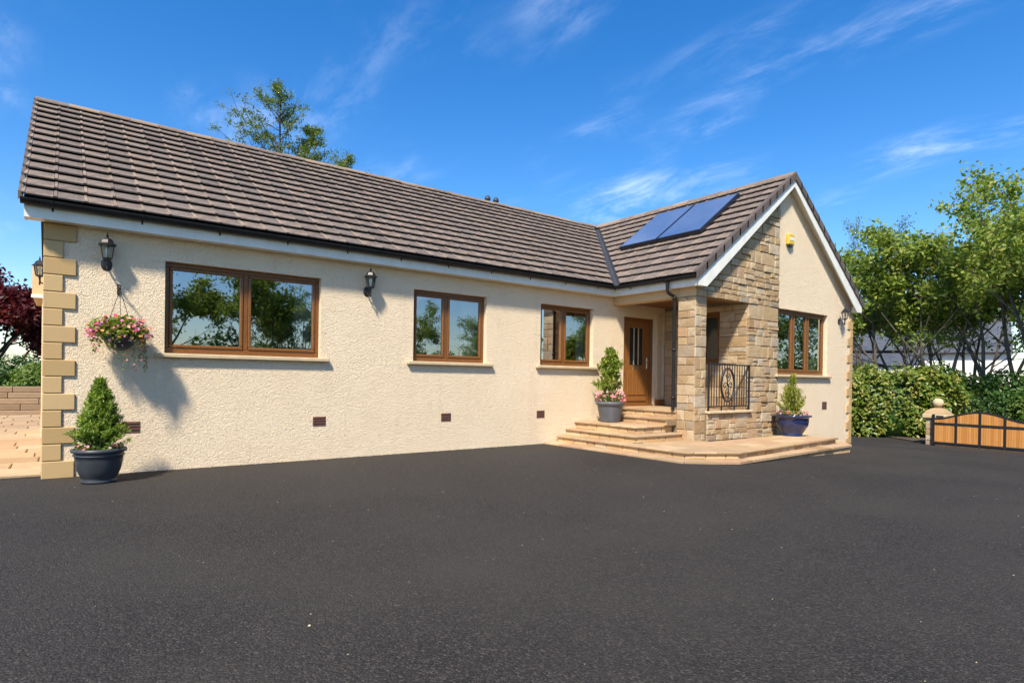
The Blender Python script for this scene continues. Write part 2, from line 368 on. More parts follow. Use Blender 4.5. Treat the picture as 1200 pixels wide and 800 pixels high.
class MB:
    """collects faces; build() makes one mesh object"""
    def __init__(s, frame=None): s.v = []; s.f = []; s.fr = frame; s.sm = set()
    def add(s, vs, fs, smooth=False):
        b = len(s.v)
        s.v += [tuple(q) for q in vs]
        for f in fs:
            if smooth: s.sm.add(len(s.f))
            s.f.append(tuple(b + i for i in f))
        return s
    def box(s, x0, x1, y0, y1, z0, z1):
        vs = [(x, y, z) for z in (z0, z1) for y in (y0, y1) for x in (x0, x1)]
        return s.add(vs, [(0, 2, 3, 1), (4, 5, 7, 6), (0, 1, 5, 4), (2, 6, 7, 3), (0, 4, 6, 2), (1, 3, 7, 5)])
    def bbox(s, x0, x1, y0, y1, z0, z1, b=0.006):
        """box with chamfered edges"""
        vs = []; fs = []
        for (a, e) in ((0, 0), (1, 0)):
            pass
        X, Y, Z = (x0, x1), (y0, y1), (z0, z1)
        idx = {}
        for i in (0, 1):
            for j in (0, 1):
                for k in (0, 1):
                    sx, sy, sz = (1 if i == 0 else -1), (1 if j == 0 else -1), (1 if k == 0 else -1)
                    for ax in range(3):
                        p = [X[i] + sx * b, Y[j] + sy * b, Z[k] + sz * b]; p[ax] = (X[i], Y[j], Z[k])[ax]
                        idx[(i, j, k, ax)] = len(vs); vs.append(p)
        g = lambda i, j, k, a: idx[(i, j, k, a)]
        for a in range(3):
            o1, o2 = [q for q in range(3) if q != a]
            for e in (0, 1):
                ring = []
                for (p_, q_) in ((0, 0), (1, 0), (1, 1), (0, 1)):
                    c = [0, 0, 0]; c[a] = e; c[o1] = p_; c[o2] = q_; ring.append(g(*c, a))
                fs.append(tuple(ring))
            for p_ in (0, 1):
                for q_ in (0, 1):
                    c0 = [0, 0, 0]; c1 = [0, 0, 0]; c0[a] = 0; c1[a] = 1
                    for c in (c0, c1): c[o1] = p_; c[o2] = q_
                    fs.append((g(*c0, o1), g(*c1, o1), g(*c1, o2), g(*c0, o2)))
        for i in (0, 1):
            for j in (0, 1):
                for k in (0, 1): fs.append((g(i, j, k, 0), g(i, j, k, 1), g(i, j, k, 2)))
        return s.add(vs, fs)
    def prism(s, poly, a, b, axis='z'):
        n = len(poly)
        def pt(q, h):
            return (q[0], q[1], h) if axis == 'z' else ((q[0], h, q[1]) if axis == 'y' else (h, q[0], q[1]))
        vs = [pt(q, a) for q in poly] + [pt(q, b) for q in poly]
        fs = [tuple(range(n)), tuple(range(n, 2 * n))] + [(i, (i + 1) % n, n + (i + 1) % n, n + i) for i in range(n)]
        return s.add(vs, fs)
    def tube(s, pts, r, k=8, cap=True):
        pts = [Vector(q) for q in pts]; n = len(pts); vs = []
        rr = r if isinstance(r, (list, tuple)) else [r] * n
        prev = None
        for i, q in enumerate(pts):
            d = (pts[min(i + 1, n - 1)] - pts[max(i - 1, 0)]).normalized()
            a = Vector((0, 0, 1)) if abs(d.z) < 0.9 else Vector((1, 0, 0))
            if prev is not None: a = prev
            x = (a - d * a.dot(d)).normalized(); y = d.cross(x); prev = x
            for j in range(k):
                t = 2 * math.pi * j / k; vs.append(q + (x * math.cos(t) + y * math.sin(t)) * rr[i])
        fs = [(i * k + j, i * k + (j + 1) % k, (i + 1) * k + (j + 1) % k, (i + 1) * k + j) for i in range(n - 1) for j in range(k)]
        s.add(vs, fs, k > 5)
        if cap: s.add(vs[:k], [tuple(range(k))[::-1]]); s.add(vs[-k:], [tuple(range(k))])
        return s
    def lathe(s, prof, k=24, c=(0, 0, 0), smooth=True):
        vs = []; n = len(prof)
        for (r, z) in prof:
            for j in range(k):
                t = 2 * math.pi * (j + 0.5) / k; vs.append((c[0] + r * math.cos(t), c[1] + r * math.sin(t), c[2] + z))
        fs = [(i * k + j, i * k + (j + 1) % k, (i + 1) * k + (j + 1) % k, (i + 1) * k + j) for i in range(n - 1) for j in range(k)]
        return s.add(vs, fs, smooth)
    def mesh(s, name):
        me = bpy.data.meshes.new(name); v = s.v
        if s.fr is not None: v = [tuple(s.fr @ Vector(q)) for q in v]
        me.from_pydata(v, [], s.f); 
        bm = bmesh.new(); bm.from_mesh(me); bmesh.ops.recalc_face_normals(bm, faces=bm.faces); 
        for i, f in enumerate(bm.faces): f.smooth = i in s.sm
        bm.to_mesh(me); bm.free()
        return me
    def build(s, name, mat, parent=None):
        return link(name, s.mesh(name), mat, parent)

def frame(O, U, V, N):
    m = Matrix.Identity(4)
    for i in range(3): m[i][0] = U[i]; m[i][1] = V[i]; m[i][2] = N[i]; m[i][3] = O[i]
    return m
def clip_poly(poly, planes):
    for (a, b, c) in planes:
        outp = []
        for i in range(len(poly)):
            p, q = poly[i], poly[(i + 1) % len(poly)]
            dp, dq = a * p[0] + b * p[1] - c, a * q[0] + b * q[1] - c
            if dp <= 0: outp.append(p)
            if (dp < 0 < dq) or (dq < 0 < dp):
                t = dp / (dp - dq); outp.append((p[0] + (q[0] - p[0]) * t, p[1] + (q[1] - p[1]) * t))
        poly = outp
        if len(poly) < 3: return []
    return poly
def area(poly): return abs(sum(poly[i][0] * poly[(i + 1) % len(poly)][1] - poly[(i + 1) % len(poly)][0] * poly[i][1] for i in range(len(poly)))) / 2
def stone(name, poly, fr, depth, back, mat, parent, rng, bev=0.010, jit=0.004):
    """one stone: outline poly in (u,v), front at n=depth, back at n=back, softened edge"""
    n = len(poly); cx = sum(p[0] for p in poly) / n; cy = sum(p[1] for p in poly) / n
    po = [(p[0] + rng.uniform(-jit, jit), p[1] + rng.uniform(-jit, jit)) for p in poly]
    def ins(p, d):
        dx, dy = cx - p[0], cy - p[1]; L = math.hypot(dx, dy) + 1e-6; k = min(d * 1.4 / L, 0.4); return (p[0] + dx * k, p[1] + dy * k)
    m = MB(fr)
    vs = [(p[0], p[1], back) for p in po] + [(p[0], p[1], depth - bev) for p in po]
    vs += [(*ins(p, bev), depth + rng.uniform(-jit, jit)) for p in po]
    fs = []
    for r in (0, 1):
        for i in range(n): fs.append((r * n + i, r * n + (i + 1) % n, (r + 1) * n + (i + 1) % n, (r + 1) * n + i))
    vs.append((cx, cy, depth + rng.uniform(0, 2.0 * jit)))
    for i in range(n): fs.append((2 * n + i, 2 * n + (i + 1) % n, 3 * n))
    m.add(vs, fs); return m.build(name, mat, parent)
def stone_field(name, fr, v0, v1, intervals, parent, mat, rng, h=(0.12, 0.24), w=(0.2, 0.5), clip=(), breaks=(), split=0.3, depth=(0.012, 0.03), back=-0.02, gap=0.008):
    v = v0; objs = []
    stops = sorted([b for b in breaks if v0 < b < v1] + [v1])
    while v < v1 - 0.01:
        hh = rng.uniform(*h); nxt = [b for b in stops if b > v + 0.005][0]
        if v + hh > nxt - h[0] * 0.6: hh = nxt - v
        if hh > h[1] * 1.4: hh = (nxt - v) / 2
        for (a, b) in intervals(v + hh / 2):
            u = a
            while u < b - 0.01:
                ww = rng.uniform(*w) * (0.75 + 0.5 * (hh - h[0]) / max(0.01, h[1] - h[0]))
                if u + ww > b - w[0] * 0.7: ww = b - u
                cells = [(u, u + ww, v, v + hh)]
                if hh > 0.15 and rng.random() < split:
                    k = rng.uniform(0.35, 0.65)
                    cells = [(u, u + ww, v, v + hh * k), (u, u + ww, v + hh * k, v + hh)]
                    if rng.random() < 0.4 and ww > 0.34:
                        kk = rng.uniform(0.4, 0.6); c0 = cells.pop(rng.choice((0, 1)))
                        cells += [(u, u + ww * kk, c0[2], c0[3]), (u + ww * kk, u + ww, c0[2], c0[3])]
                for (p, q, r, s_) in cells:
                    g = gap / 2
                    pl = clip_poly([(p + g, r + g), (q - g, r + g), (q - g, s_ - g), (p + g, s_ - g)], clip)
                    if len(pl) >= 3 and area(pl) > 0.002:
                        objs.append(stone(name, pl, fr, rng.uniform(*depth), back, mat, parent, rng))
                u += ww
        v += hh
    return objs

GX = [-1e4, 8, 10, 12, 14, 16.5, 18, 19, 20, 21.5, 1e4]; GZ = [0, 0, -0.04, -0.09, -0.15, -0.24, -0.335, -0.415, -0.475, -0.5, -0.5]
def ground_z(x): return float(np.interp(x, GX, GZ))

# ------------------------------------------------------------------ ground
def sheet(name, xs, ys, dz, mat, kind='structure'):
    v = [(x, y, ground_z(x) + dz) for y in ys for x in xs]; n = len(xs)
    f = [(j * n + i, j * n + i + 1, (j + 1) * n + i + 1, (j + 1) * n + i) for j in range(len(ys) - 1) for i in range(n - 1)]
    o = link(name, np_mesh(name, v, f), mat); o['kind'] = kind
    for p in o.data.polygons: p.use_smooth = True
    return o
fine = [8 + i * 0.5 for i in range(29)]
sheet('ground', [-400, -60, -14, 0] + fine + [60, 400], [-400, -60, -17, 0, 14, 60, 400], -0.05, 'grass')
sheet('driveway', [-14, -6, 0, 4] + fine + [26], [-17, -12, -8, -4, 0, 6, 12], 0.0, 'asphalt')
o = MB().prism([(20.75, -2.75), (22.6, -0.65), (25.6, 1.7), (28, 6), (28, 14), (60, 14), (60, -16), (20.75, -16)], -0.62, -0.455).build('planting_bed', 'soil'); o['kind'] = 'structure'

# ------------------------------------------------------------------ the bungalow
XL, XR, XM, YD, YG = 9.947, 16.55, 13.25, -2.174, -2.35      # wing walls, wing ridge, gable face, verge
ZE, ZR, YR, YE = 3.365, 5.993, 3.909, -0.29                  # eaves edge, ridge
XE, XW = -0.228, 9.717                                       # left verge, wing eaves edge
ZF = 3.134
TM = (ZR - ZE) / (YR - YE); TW = (ZR - ZE) / (XM - XW)
house = empty('bungalow')
tag(house, 'cream rendered bungalow with brown tiled roof, oak windows and stone gabled porch', 'house')

def wall_cells(x0, x1, z0, z1, openings):
    xs = sorted({x0, x1} | {q for o in openings for q in o[:2]}); zs = sorted({z0, z1} | {q for o in openings for q in o[2:]})
    return [(xs[i], xs[i + 1], zs[j], zs[j + 1]) for i in range(len(xs) - 1) for j in range(len(zs) - 1)
            if not any(o[0] - 1e-6 <= xs[i] and xs[i + 1] <= o[1] + 1e-6 and o[2] - 1e-6 <= zs[j] and zs[j + 1] <= o[3] + 1e-6 for o in openings)]
def wall_faces(m, x0, x1, z0, z1, y0, y1, openings):
    """front face (at y0) and back face with openings, reveals, outer edges"""
    for (a, b, c, d) in wall_cells(x0, x1, z0, z1, openings):
        m.add([(a, y0, c), (b, y0, c), (b, y0, d), (a, y0, d)], [(0, 1, 2, 3)])
        m.add([(a, y1, c), (b, y1, c), (b, y1, d), (a, y1, d)], [(0, 3, 2, 1)])
    for (a, b, c, d) in list(openings) + [(x0, x1, z0, z1)]:
        m.add([(a, y0, c), (b, y0, c), (b, y0, d), (a, y0, d), (a, y1, c), (b, y1, c), (b, y1, d), (a, y1, d)],
              [(0, 1, 5, 4), (1, 2, 6, 5), (2, 3, 7, 6), (3, 0, 4, 7)])
WZ0, WZ1 = 1.587, 2.832
WIN = [(1.272, 3.400, WZ0, WZ1), (5.016, 6.548, WZ0, WZ1), (7.867, 9.341, WZ0, WZ1)]
DOOR = (10.315, 11.365, 0.713, 2.752)
m = MB(); wall_faces(m, 0.0, 11.742, -0.30, 3.30, 0.0, 0.28, WIN + [DOOR]); front_wall = m.build('front_wall', 'render', house)
GW = (12.957, 15.243, 1.492, 2.972)
zl = lambda x: ZE + TW * (x - XW); zr_ = lambda x: ZE + TW * (2 * XM - XW - x)
m = MB()
for a in ((12.95, 16.55, -0.5, 1.492), (15.243, 16.55, 1.492, 2.972)): m.box(a[0], a[1], YD, YD + 0.28, a[2], a[3])
m.prism([(12.95, 2.972), (16.55, 2.972), (16.55, zr_(16.55) - 0.12), (XM, ZR - 0.12), (12.95, zl(12.95) - 0.12)], YD, YD + 0.28, 'y')
gable_wall = m.build('gable_wall', 'render', house)
m = MB(); m.box(0.0, 0.28, 0.281, 7.8, -0.3, 3.3); m.prism([(0.281, 3.301), (7.8, 3.301), (YR, ZR - 0.15)], 0.0, 0.28, 'x')
m.box(0.281, 16.55, 7.52, 7.8, -0.4, 3.3); m.box(16.27, 16.55, YD + 0.281, 7.519, -0.6, 3.3)
m.build('rear_wall', 'render', house)
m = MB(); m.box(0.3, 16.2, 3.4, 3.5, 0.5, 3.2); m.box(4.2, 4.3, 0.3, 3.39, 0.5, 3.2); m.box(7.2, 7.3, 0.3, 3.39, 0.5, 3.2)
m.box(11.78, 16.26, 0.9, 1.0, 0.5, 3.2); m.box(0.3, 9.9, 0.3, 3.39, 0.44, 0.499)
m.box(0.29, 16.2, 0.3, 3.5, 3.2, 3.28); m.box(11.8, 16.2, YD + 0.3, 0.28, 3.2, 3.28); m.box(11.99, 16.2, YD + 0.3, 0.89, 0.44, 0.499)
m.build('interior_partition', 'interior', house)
# pale mortared sill of each opening, oak frames, panes, curtains
def to_fr(O, U, N): return frame(O, U, N, (0, 0, 1))      # local (u, n into wall, z)
def window(O, U, N, w, z0, z1, panes, name='window', sill=True, mull=(), curt=(), opener=()):
    fr = to_fr(O, U, N); fd0, fd1 = 0.095, 0.165
    t = 0.062
    m = MB(fr); m.bbox(0, w, fd0, fd1, z0, z0 + t + 0.02); m.bbox(0, w, fd0, fd1, z1 - t, z1)
    e = [0.0] + list(mull) + [w]
    m.bbox(0, t, fd0, fd1, z0 + t + 0.02, z1 - t); m.bbox(w - t, w, fd0, fd1, z0 + t + 0.02, z1 - t)
    for q in mull: m.bbox(q - t * 0.55, q + t * 0.55, fd0, fd1, z0 + t + 0.02, z1 - t)
    win = m.build(name, 'oak_frame', house)
    for i in range(len(e) - 1):
        a = e[i] + (t if i == 0 else t * 0.55); b = e[i + 1] - (t if i == len(e) - 2 else t * 0.55); c, d = z0 + t + 0.02, z1 - t; s = 0.042
        m = MB(fr); f0 = fd0 - 0.014
        m.bbox(a + .002, b - .002, f0, fd1 - .01, c + .002, c + s, 0.008); m.bbox(a + .002, b - .002, f0, fd1 - .01, d - s, d - .002, 0.008)
        m.bbox(a + .002, a + s, f0, fd1 - .01, c + s, d - s, 0.008); m.bbox(b - s, b - .002, f0, fd1 - .01, c + s, d - s, 0.008)
        m.build('casement', 'oak_frame', win)
        m = MB(fr); m.add([(a + s - .005, fd0 + .02, c + s - .005), (b - s + .005, fd0 + .02, c + s - .005), (b - s + .005, fd0 + .02, d - s + .005), (a + s - .005, fd0 + .02, d - s + .005)], [(0, 1, 2, 3)])
        m.build('glass_pane', 'dark_glass' if name == 'porch_window' else 'glass', win)
    if sill:
        m = MB(fr); m.bbox(-0.125, w + 0.125, -0.075, 0.0, z0 - 0.062, z0 - 0.004, 0.010); m.box(0.002, w - 0.002, 0.0, fd1, z0 - 0.06, z0 - 0.001); m.build('sill', 'sill_stone', win)
    for (a, b) in curt:
        n = 40; vs = []; fs = []
        for i in range(n + 1):
            u = a + (b - a) * i / n; dd = 0.27 + 0.03 * math.sin(i * 1.35) + 0.012 * math.sin(i * 0.6 + 1)
            vs += [(u, dd, z0 - 0.15), (u, dd + 0.02, z1 - 0.0)]
        for i in range(n): fs.append((2 * i, 2 * i + 2, 2 * i + 3, 2 * i + 1))
        MB(fr).add(vs, fs, True).build('curtain', 'curtain', win)
    return win
X1, Y1 = (1, 0, 0), (0, 1, 0)
window((WIN[0][0], 0, 0), X1, Y1, WIN[0][1] - WIN[0][0], WZ0, WZ1, 2, mull=(1.045,), curt=((0.03, 0.19), (1.80, 2.10)))
window((WIN[1][0], 0, 0), X1, Y1, WIN[1][1] - WIN[1][0], WZ0, WZ1, 2, mull=(0.70,), curt=((1.13, 1.50),))
window((WIN[2][0], 0, 0), X1, Y1, WIN[2][1] - WIN[2][0], WZ0, WZ1, 2, mull=(0.69,), curt=((1.22, 1.45),))
window((GW[0], YD, 0), X1, Y1, GW[1] - GW[0], GW[2], GW[3], 3, mull=(0.80, 1.46), curt=((1.78, 2.25), (0.02, 0.2)))

# quoins on both outer corners
rng = random.Random(4)
for i in range(15):
    z0 = 0.0 + i * 0.2088; wide = i % 2 == 0
    m = MB(); m.bbox(-0.025, 0.303 if wide else 0.172, -0.025, 0.172 if wide else 0.303, z0 + (0.004 if i else -0.2), z0 + 0.2048, 0.008); m.build('quoin', 'quoin', house)
for i in range(16):
    z0 = -0.32 + i * 0.215; wide = i % 2 == 0
    m = MB(); m.bbox(XR - (0.26 if wide else 0.12), XR + 0.025, YD - 0.025, YD + (0.12 if wide else 0.26), z0 + 0.004, z0 + 0.211, 0.008); m.build('quoin', 'quoin', house)
# air bricks
def vent(x, z, w, h, y):
    m = MB(); m.bbox(x, x + w, y - 0.006, y + 0.02, z, z + h, 0.003); v = m.build('air_brick', 'air_brick', house)
    m = MB()
    for r in range(3): m.box(x + 0.012, x + w - 0.012, y - 0.0095, y - 0.0065, z + h * (0.2 + 0.27 * r), z + h * (0.2 + 0.27 * r) + 0.014)
    m.build('vent_slots', 'underlay', v)
for x in (0.80, 3.295, 5.59, 7.797): vent(x, 0.52, 0.205, 0.15, 0.0)
vent(15.03, 0.66, 0.23, 0.19, YD)

# ---- porch and stonework
m = MB(); m.box(XL + 0.012, 10.288, YD + 0.012, -1.772, -0.1, 2.965); pil = m.build('porch_pillar', 'mortar', house)
rng = random.Random(11)
fr_front = frame((0, YD, 0), (1, 0, 0), (0, 0, 1), (0, -1, 0))
rg = random.Random(21)
stone_field('stone', frame((0, YD + 0.012, 0), X1, (0, 0, 1), (0, -1, 0)), 0.14, 2.968, lambda v: [(XL, 10.30)], pil, 'stone', rg, h=(0.12, 0.25), w=(0.14, 0.36), split=0.12, depth=(0.012, 0.024))
stone_field('stone', frame((XL + 0.012, 0, 0), (0, -1, 0), (0, 0, 1), (-1, 0, 0)), 0.14, 2.968, lambda v: [(1.762, -YD)], pil, 'stone', rg, h=(0.12, 0.25), w=(0.16, 0.42), split=0.12, depth=(0.012, 0.024))
stone_field('stone', frame((10.288, 0, 0), Y1, (0, 0, 1), X1), 0.72, 2.968, lambda v: [(YD, -1.762)], pil, 'stone', rg, h=(0.12, 0.25), w=(0.16, 0.42), split=0.12, depth=(0.012, 0.024))
stone_field('stone', frame((0, -1.772, 0), (-1, 0, 0), (0, 0, 1), Y1), 0.72, 2.968, lambda v: [(-10.30, -XL)], pil, 'stone', rg, h=(0.12, 0.25), w=(0.16, 0.42), split=0.12, depth=(0.008, 0.012))
# stone faced gable: backing then stones
m = MB(); m.prism([(XL + 0.01, 2.985), (12.949, 2.985), (12.949, zl(12.949) - 0.13), (XL + 0.01, zl(XL + 0.01) - 0.13)], YD + 0.012, YD + 0.28, 'y')
m.box(11.754, 12.949, YD + 0.012, YD + 0.28, -0.3, 2.984)
gst = m.build('stone_gable_wall', 'mortar', house)
def iv(v): return [(11.742, 12.953)] if v < 2.968 else [(XL, 12.953)]
stone_field('stone', frame((0, YD + 0.012, 0), X1, (0, 0, 1), (0, -1, 0)), 0.10, 5.62, iv, gst, 'stone', random.Random(5), h=(0.10, 0.29), w=(0.15, 0.46),
            clip=[(-TW, 1.0, ZE - TW * XW - 0.17)], breaks=(2.968, 3.2), split=0.42, depth=(0.014, 0.045), gap=0.013)
# low wall under the railing
m = MB(); m.box(10.30, 11.752, YD - 0.015, YD + 0.22, -0.1, 0.665); lw = m.build('low_wall', 'mortar', house)
stone_field('stone', frame((0, YD - 0.015, 0), X1, (0, 0, 1), (0, -1, 0)), 0.13, 0.668, lambda v: [(10.325, 11.76)], lw, 'stone', random.Random(8), h=(0.10, 0.2), w=(0.16, 0.4), split=0.3, depth=(0.012, 0.03))
m = MB(); m.bbox(10.31, 11.03, YD - 0.09, YD + 0.23, 0.67, 0.722, 0.010); m.build('coping_stone', 'sill_stone', lw)
m = MB(); m.bbox(11.036, 11.86, YD - 0.09, YD - 0.036, 0.67, 0.722, 0.010); m.bbox(11.036, 11.735, YD - 0.035, YD + 0.23, 0.67, 0.722, 0.008); m.build('coping_stone', 'sill_stone', lw)
# inner right wall of the porch with its window
PW = (0.86, 1.487, 1.70, 2.85)        # as u = -y
m = MB(to_fr((11.754, 0, 0), (0, -1, 0), X1)); wall_faces(m, -0.0, 1.89, 0.4, 3.1, 0.0, 0.24, [PW]); piw = m.build('porch_inner_wall', 'mortar', house)
def iv2(v): return [(0.005, PW[0]), (PW[1], 2.16)] if PW[2] < v < PW[3] else [(0.005, 2.16)]
stone_field('stone', frame((11.754, 0, 0), (0, -1, 0), (0, 0, 1), (-1, 0, 0)), 0.715, 2.975, iv2, piw, 'stone', random.Random(15), h=(0.13, 0.25), w=(0.22, 0.5), breaks=(PW[2], PW[3]), split=0.2, depth=(0.012, 0.024), gap=0.006)
window((11.754, -PW[0], 0), (0, -1, 0), X1, PW[1] - PW[0], PW[2], PW[3], 1, name='porch_window', sill=False)
# left beam, ceiling, floor
m = MB(); m.bbox(XL, XL + 0.24, YD + 0.40, -0.002, 2.968, 3.30, 0.006); m.bbox(XL + 0.003, XL + 0.24, YD + 0.003, YD + 0.398, 2.97, 3.30, 0.004); m.build('porch_beam', 'smooth_render', house)
pc = MB().box(XL + 0.2, 11.75, YD + 0.27, -0.002, 3.06, 3.09).build('porch_ceiling', 'ceiling_wood', house)
for i in range(14):
    y = YD + 0.275 + i * 0.135; MB().bbox(XL + 0.241, 11.738, y, y + 0.128, 3.035, 3.058, 0.004).build('ceiling_board', 'ceiling_wood', pc)
# door
m = MB(); d = DOOR
m.bbox(d[0], d[0] + 0.07, 0.05, 0.14, d[2], d[3]); m.bbox(d[1] - 0.07, d[1], 0.05, 0.14, d[2], d[3]); m.bbox(d[0] + 0.07, d[1] - 0.07, 0.05, 0.14, d[3] - 0.07, d[3])
door = m.build('front_door', 'oak_frame', house)
a, b, c, e = d[0] + 0.073, d[1] - 0.073, d[2] + 0.012, d[3] - 0.073
m = MB(); gl = (a + 0.22, a + 0.66, 1.66, 2.52)
for (x0, x1, z0, z1) in wall_cells(a, b, c, e, [(gl[0], gl[1], gl[2], gl[3])]): m.box(x0, x1, 0.085, 0.13, z0, z1)
leaf = m.build('door_leaf', 'door_oak', door)
for q in range(4):
    x0 = a + 0.15 + q * 0.155; MB().bbox(x0, x0 + 0.147, 0.070, 0.0849, c + 0.24, 1.52 + (0.05 if q in (1, 2) else 0.0), 0.006).build('door_panel', 'door_oak', door)
MB().bbox(a + 0.12, b - 0.12, 0.066, 0.0849, c + 0.10, c + 0.19, 0.006).build('door_rail', 'door_oak', door)
MB().bbox(d[0] - 0.004, d[1] + 0.004, 0.02, 0.07, d[2] - 0.0, d[2] + 0.035, 0.004).build('door_threshold', 'oak_frame', door)
for q in range(3):
    w_ = (gl[1] - gl[0] - 0.04) / 3; x0 = gl[0] + q * (w_ + 0.02)
    MB().add([(x0, 0.10, gl[2]), (x0 + w_, 0.10, gl[2]), (x0 + w_, 0.10, gl[3]), (x0, 0.10, gl[3])], [(0, 1, 2, 3)]).build('door_pane', 'dark_glass', door)
    if q < 2: MB().bbox(x0 + w_, x0 + w_ + 0.02, 0.078, 0.12, gl[2] + .001, gl[3] - .001, 0.004).build('glazing_bar', 'sill_stone', door)
m = MB(); m.bbox(b - 0.115, b - 0.075, 0.066, 0.0849, 1.58, 1.84, 0.004); m.tube([(b - 0.095, 0.066, 1.74), (b - 0.095, 0.03, 1.74), (b - 0.21, 0.03, 1.74)], 0.010, 8); m.build('door_handle', 'chrome', door)
MB().bbox(a + 0.33, a + 0.55, 0.068, 0.0849, 1.575, 1.615, 0.004).build('letter_plate', 'chrome', door)
MB().bbox(11.47, 11.62, -0.02, -0.002, 0.80, 2.86, 0.004).build('door_pilaster', 'sill_stone', house)
MB().bbox(11.38, 11.735, -0.035, -0.022, 0.716, 0.86, 0.004).build('skirting_board', 'door_oak', house)
MB().box(10.25, 11.4, 0.30, 0.36, 0.7, 2.8).build('hall_dark_backing', 'underlay', house)  # black sheet added behind the door, the hall's shade put into its colour

# ---- roof
m = MB()
off = 0.035
def rp(x, y): return ZE + TM * (y - YE) - off
def slab(m, quad, th=0.05):
    v = [Vector(q) for q in quad]; n = len(v); lo = [q - Vector((0, 0, th)) for q in v]
    m.add(v + lo, [tuple(range(n)), tuple(range(n, 2 * n))] + [(i, (i + 1) % n, n + (i + 1) % n, n + i) for i in range(n)])
zo = ZE - off; zt = ZR - off
slab(m, [(XE + 0.02, YE + 0.03, zo), (XW, YE + 0.03, zo), (XM, YR, zt), (XE + 0.02, YR, zt)])
slab(m, [(XM, YR, zt), (16.70, YR, zt), (16.70, 7.0, zt - TM * (7.0 - YR)), (XM, 7.0, zt - TM * (7.0 - YR))])
slab(m, [(XE + 0.02, YR, zt), (XM, YR, zt), (XM, 8.1, zt - TM * (8.1 - YR)), (XE + 0.02, 8.1, zt - TM * (8.1 - YR))])
slab(m, [(XW + 0.03, YE, zo), (XM, YR, zt), (XM, YG + 0.05, zt), (XW + 0.03, YG + 0.05, zo)])
slab(m, [(XM, YG + 0.05, zt), (XM, YR, zt), (2 * XM - XW, YR, zo), (2 * XM - XW, YG + 0.05, zo)])
roof = m.build('roof', 'underlay', house)
# one tile: width along u, length up the slope, lower end raised on the course below
GAUGE_M = math.hypot(YR - YE, ZR - ZE) / 14.35; GAUGE_W = math.hypot(XM - XW, ZR - ZE) / 12.75; TWD = 0.30; TLEN = 0.42; TTH = 0.022
def tile_geo(th=TTH, f=0.068):
    us = [0.0, 0.006, 0.032, 0.040, TWD - 0.020, TWD - 0.004]; hs = [0.004, 0.009, 0.009, 0.0, 0.0, 0.001]; ed = [1, 1, 1, 0.55, 0.0, 0.8]
    vs = []; at = []
    for (v, base) in ((0.0, f), (0.012, f + 0.002), (TLEN, 0.008)):
        for u, h_, e in zip(us, hs, ed): vs.append((u, v, base + h_ - (0.004 if v == 0 else 0))); at.append(max(e, 0.55 if v < 0.02 else 0))
    n = len(us)
    for u, h_ in zip(us, hs): vs.append((u, 0.0, f - th + (h_ if h_ > 0.003 else 0) * 0.5)); at.append(0.0)
    fs = []
    for r in (0, 1):
        for i in range(n - 1): fs.append((r * n + i, r * n + i + 1, (r + 1) * n + i + 1, (r + 1) * n + i))
    for i in range(n - 1): fs.append((3 * n + i, 3 * n + i + 1, i + 1, i))
    vs += [(us[0], TLEN, -0.012), (us[-1], TLEN, -0.012)]; at += [0, 0]
    L_, R_ = len(vs) - 2, len(vs) - 1
    fs.append((3 * n, 0, n, 2 * n, L_)); fs.append((4 * n - 1, R_, 3 * n - 1, 2 * n - 1, n - 1))
    return vs, fs, at
TV, TF, TA = tile_geo()
def edge_attr(me, vals):
    a = me.attributes.new('edge', 'FLOAT', 'POINT'); a.data.foreach_set('value', np.array(vals, np.float32))
def tile_mesh(k):
    me = bpy.data.meshes.new('roof_tile'); me.from_pydata(TV, [], TF); edge_attr(me, [q * k for q in TA]); me.materials.append(MAT['roof_tile']); return me
SEAM = (1.0, 0.28, 0.62, 0.12); TMESH = [tile_mesh(k) for k in SEAM]
def slope_frame(O, U, V):
    U = Vector(U).normalized(); V = Vector(V).normalized(); return frame(O, U, V, U.cross(V))
FM = slope_frame((XE, YE, ZE - off), (1, 0, 0), (0, 1, TM))
FW = slope_frame((XW, 4.6, ZE - off), (0, -1, 0), (1, 0, TW))
FR = slope_frame((2 * XM - XW, YG, ZE - off), (0, 1, 0), (-1, 0, TW))
val0 = Vector((XW, YE, 0)); vald = Vector((XM - XW, YR - YE, 0)).normalized()
def vside(p): return vald.x * (p.y - val0.y) - vald.y * (p.x - val0.x)      # >0 on the main side of the valley
tiles = []; cut = []
rng = random.Random(3)
def lay(F, ncol, nrow, gauge, side, top):
    for r in range(nrow):
        for c in range(ncol):
            M_ = F @ Matrix.Translation((c * TWD + rng.uniform(-0.002, 0.002), r * gauge + rng.uniform(-0.005, 0.005), rng.uniform(-0.001, 0.0015))) @ Matrix.Rotation(rng.uniform(-0.006, 0.006), 4, 'Z')
            cs = [M_ @ Vector(q) for q in ((0, 0, 0.03), (TWD, 0, 0.03), (TWD, gauge, 0.03), (0, gauge, 0.03))]
            far = [M_ @ Vector(q) for q in ((0, 0, 0), (TWD, 0, 0), (TWD, TLEN, 0), (0, TLEN, 0))]
            if side:
                sd = [vside(q) * side for q in far]
                if max(sd) < 0.07: continue
                crossing = min(sd) < 0.07
            else: crossing = False
            over = max(q.z for q in far) > ZR - 0.03
            pp = [px(q) for q in cs]; ar = area(pp)
            (cut if (crossing or over) else tiles).append((ar, M_, side, over, rng.choice((0, 0, 2)) if c % 2 == 0 else rng.choice((1, 3, 3, 2))))
lay(FM, 45, 15, GAUGE_M, 1, ZR)
lay(FW, int((4.6 - YG) / TWD), 13, GAUGE_W, -1, ZR)
ncol_r = int((4.0 - YG) / TWD)
nvis = len(tiles)
tiles.sort(key=lambda t: -t[0])
stuff = []
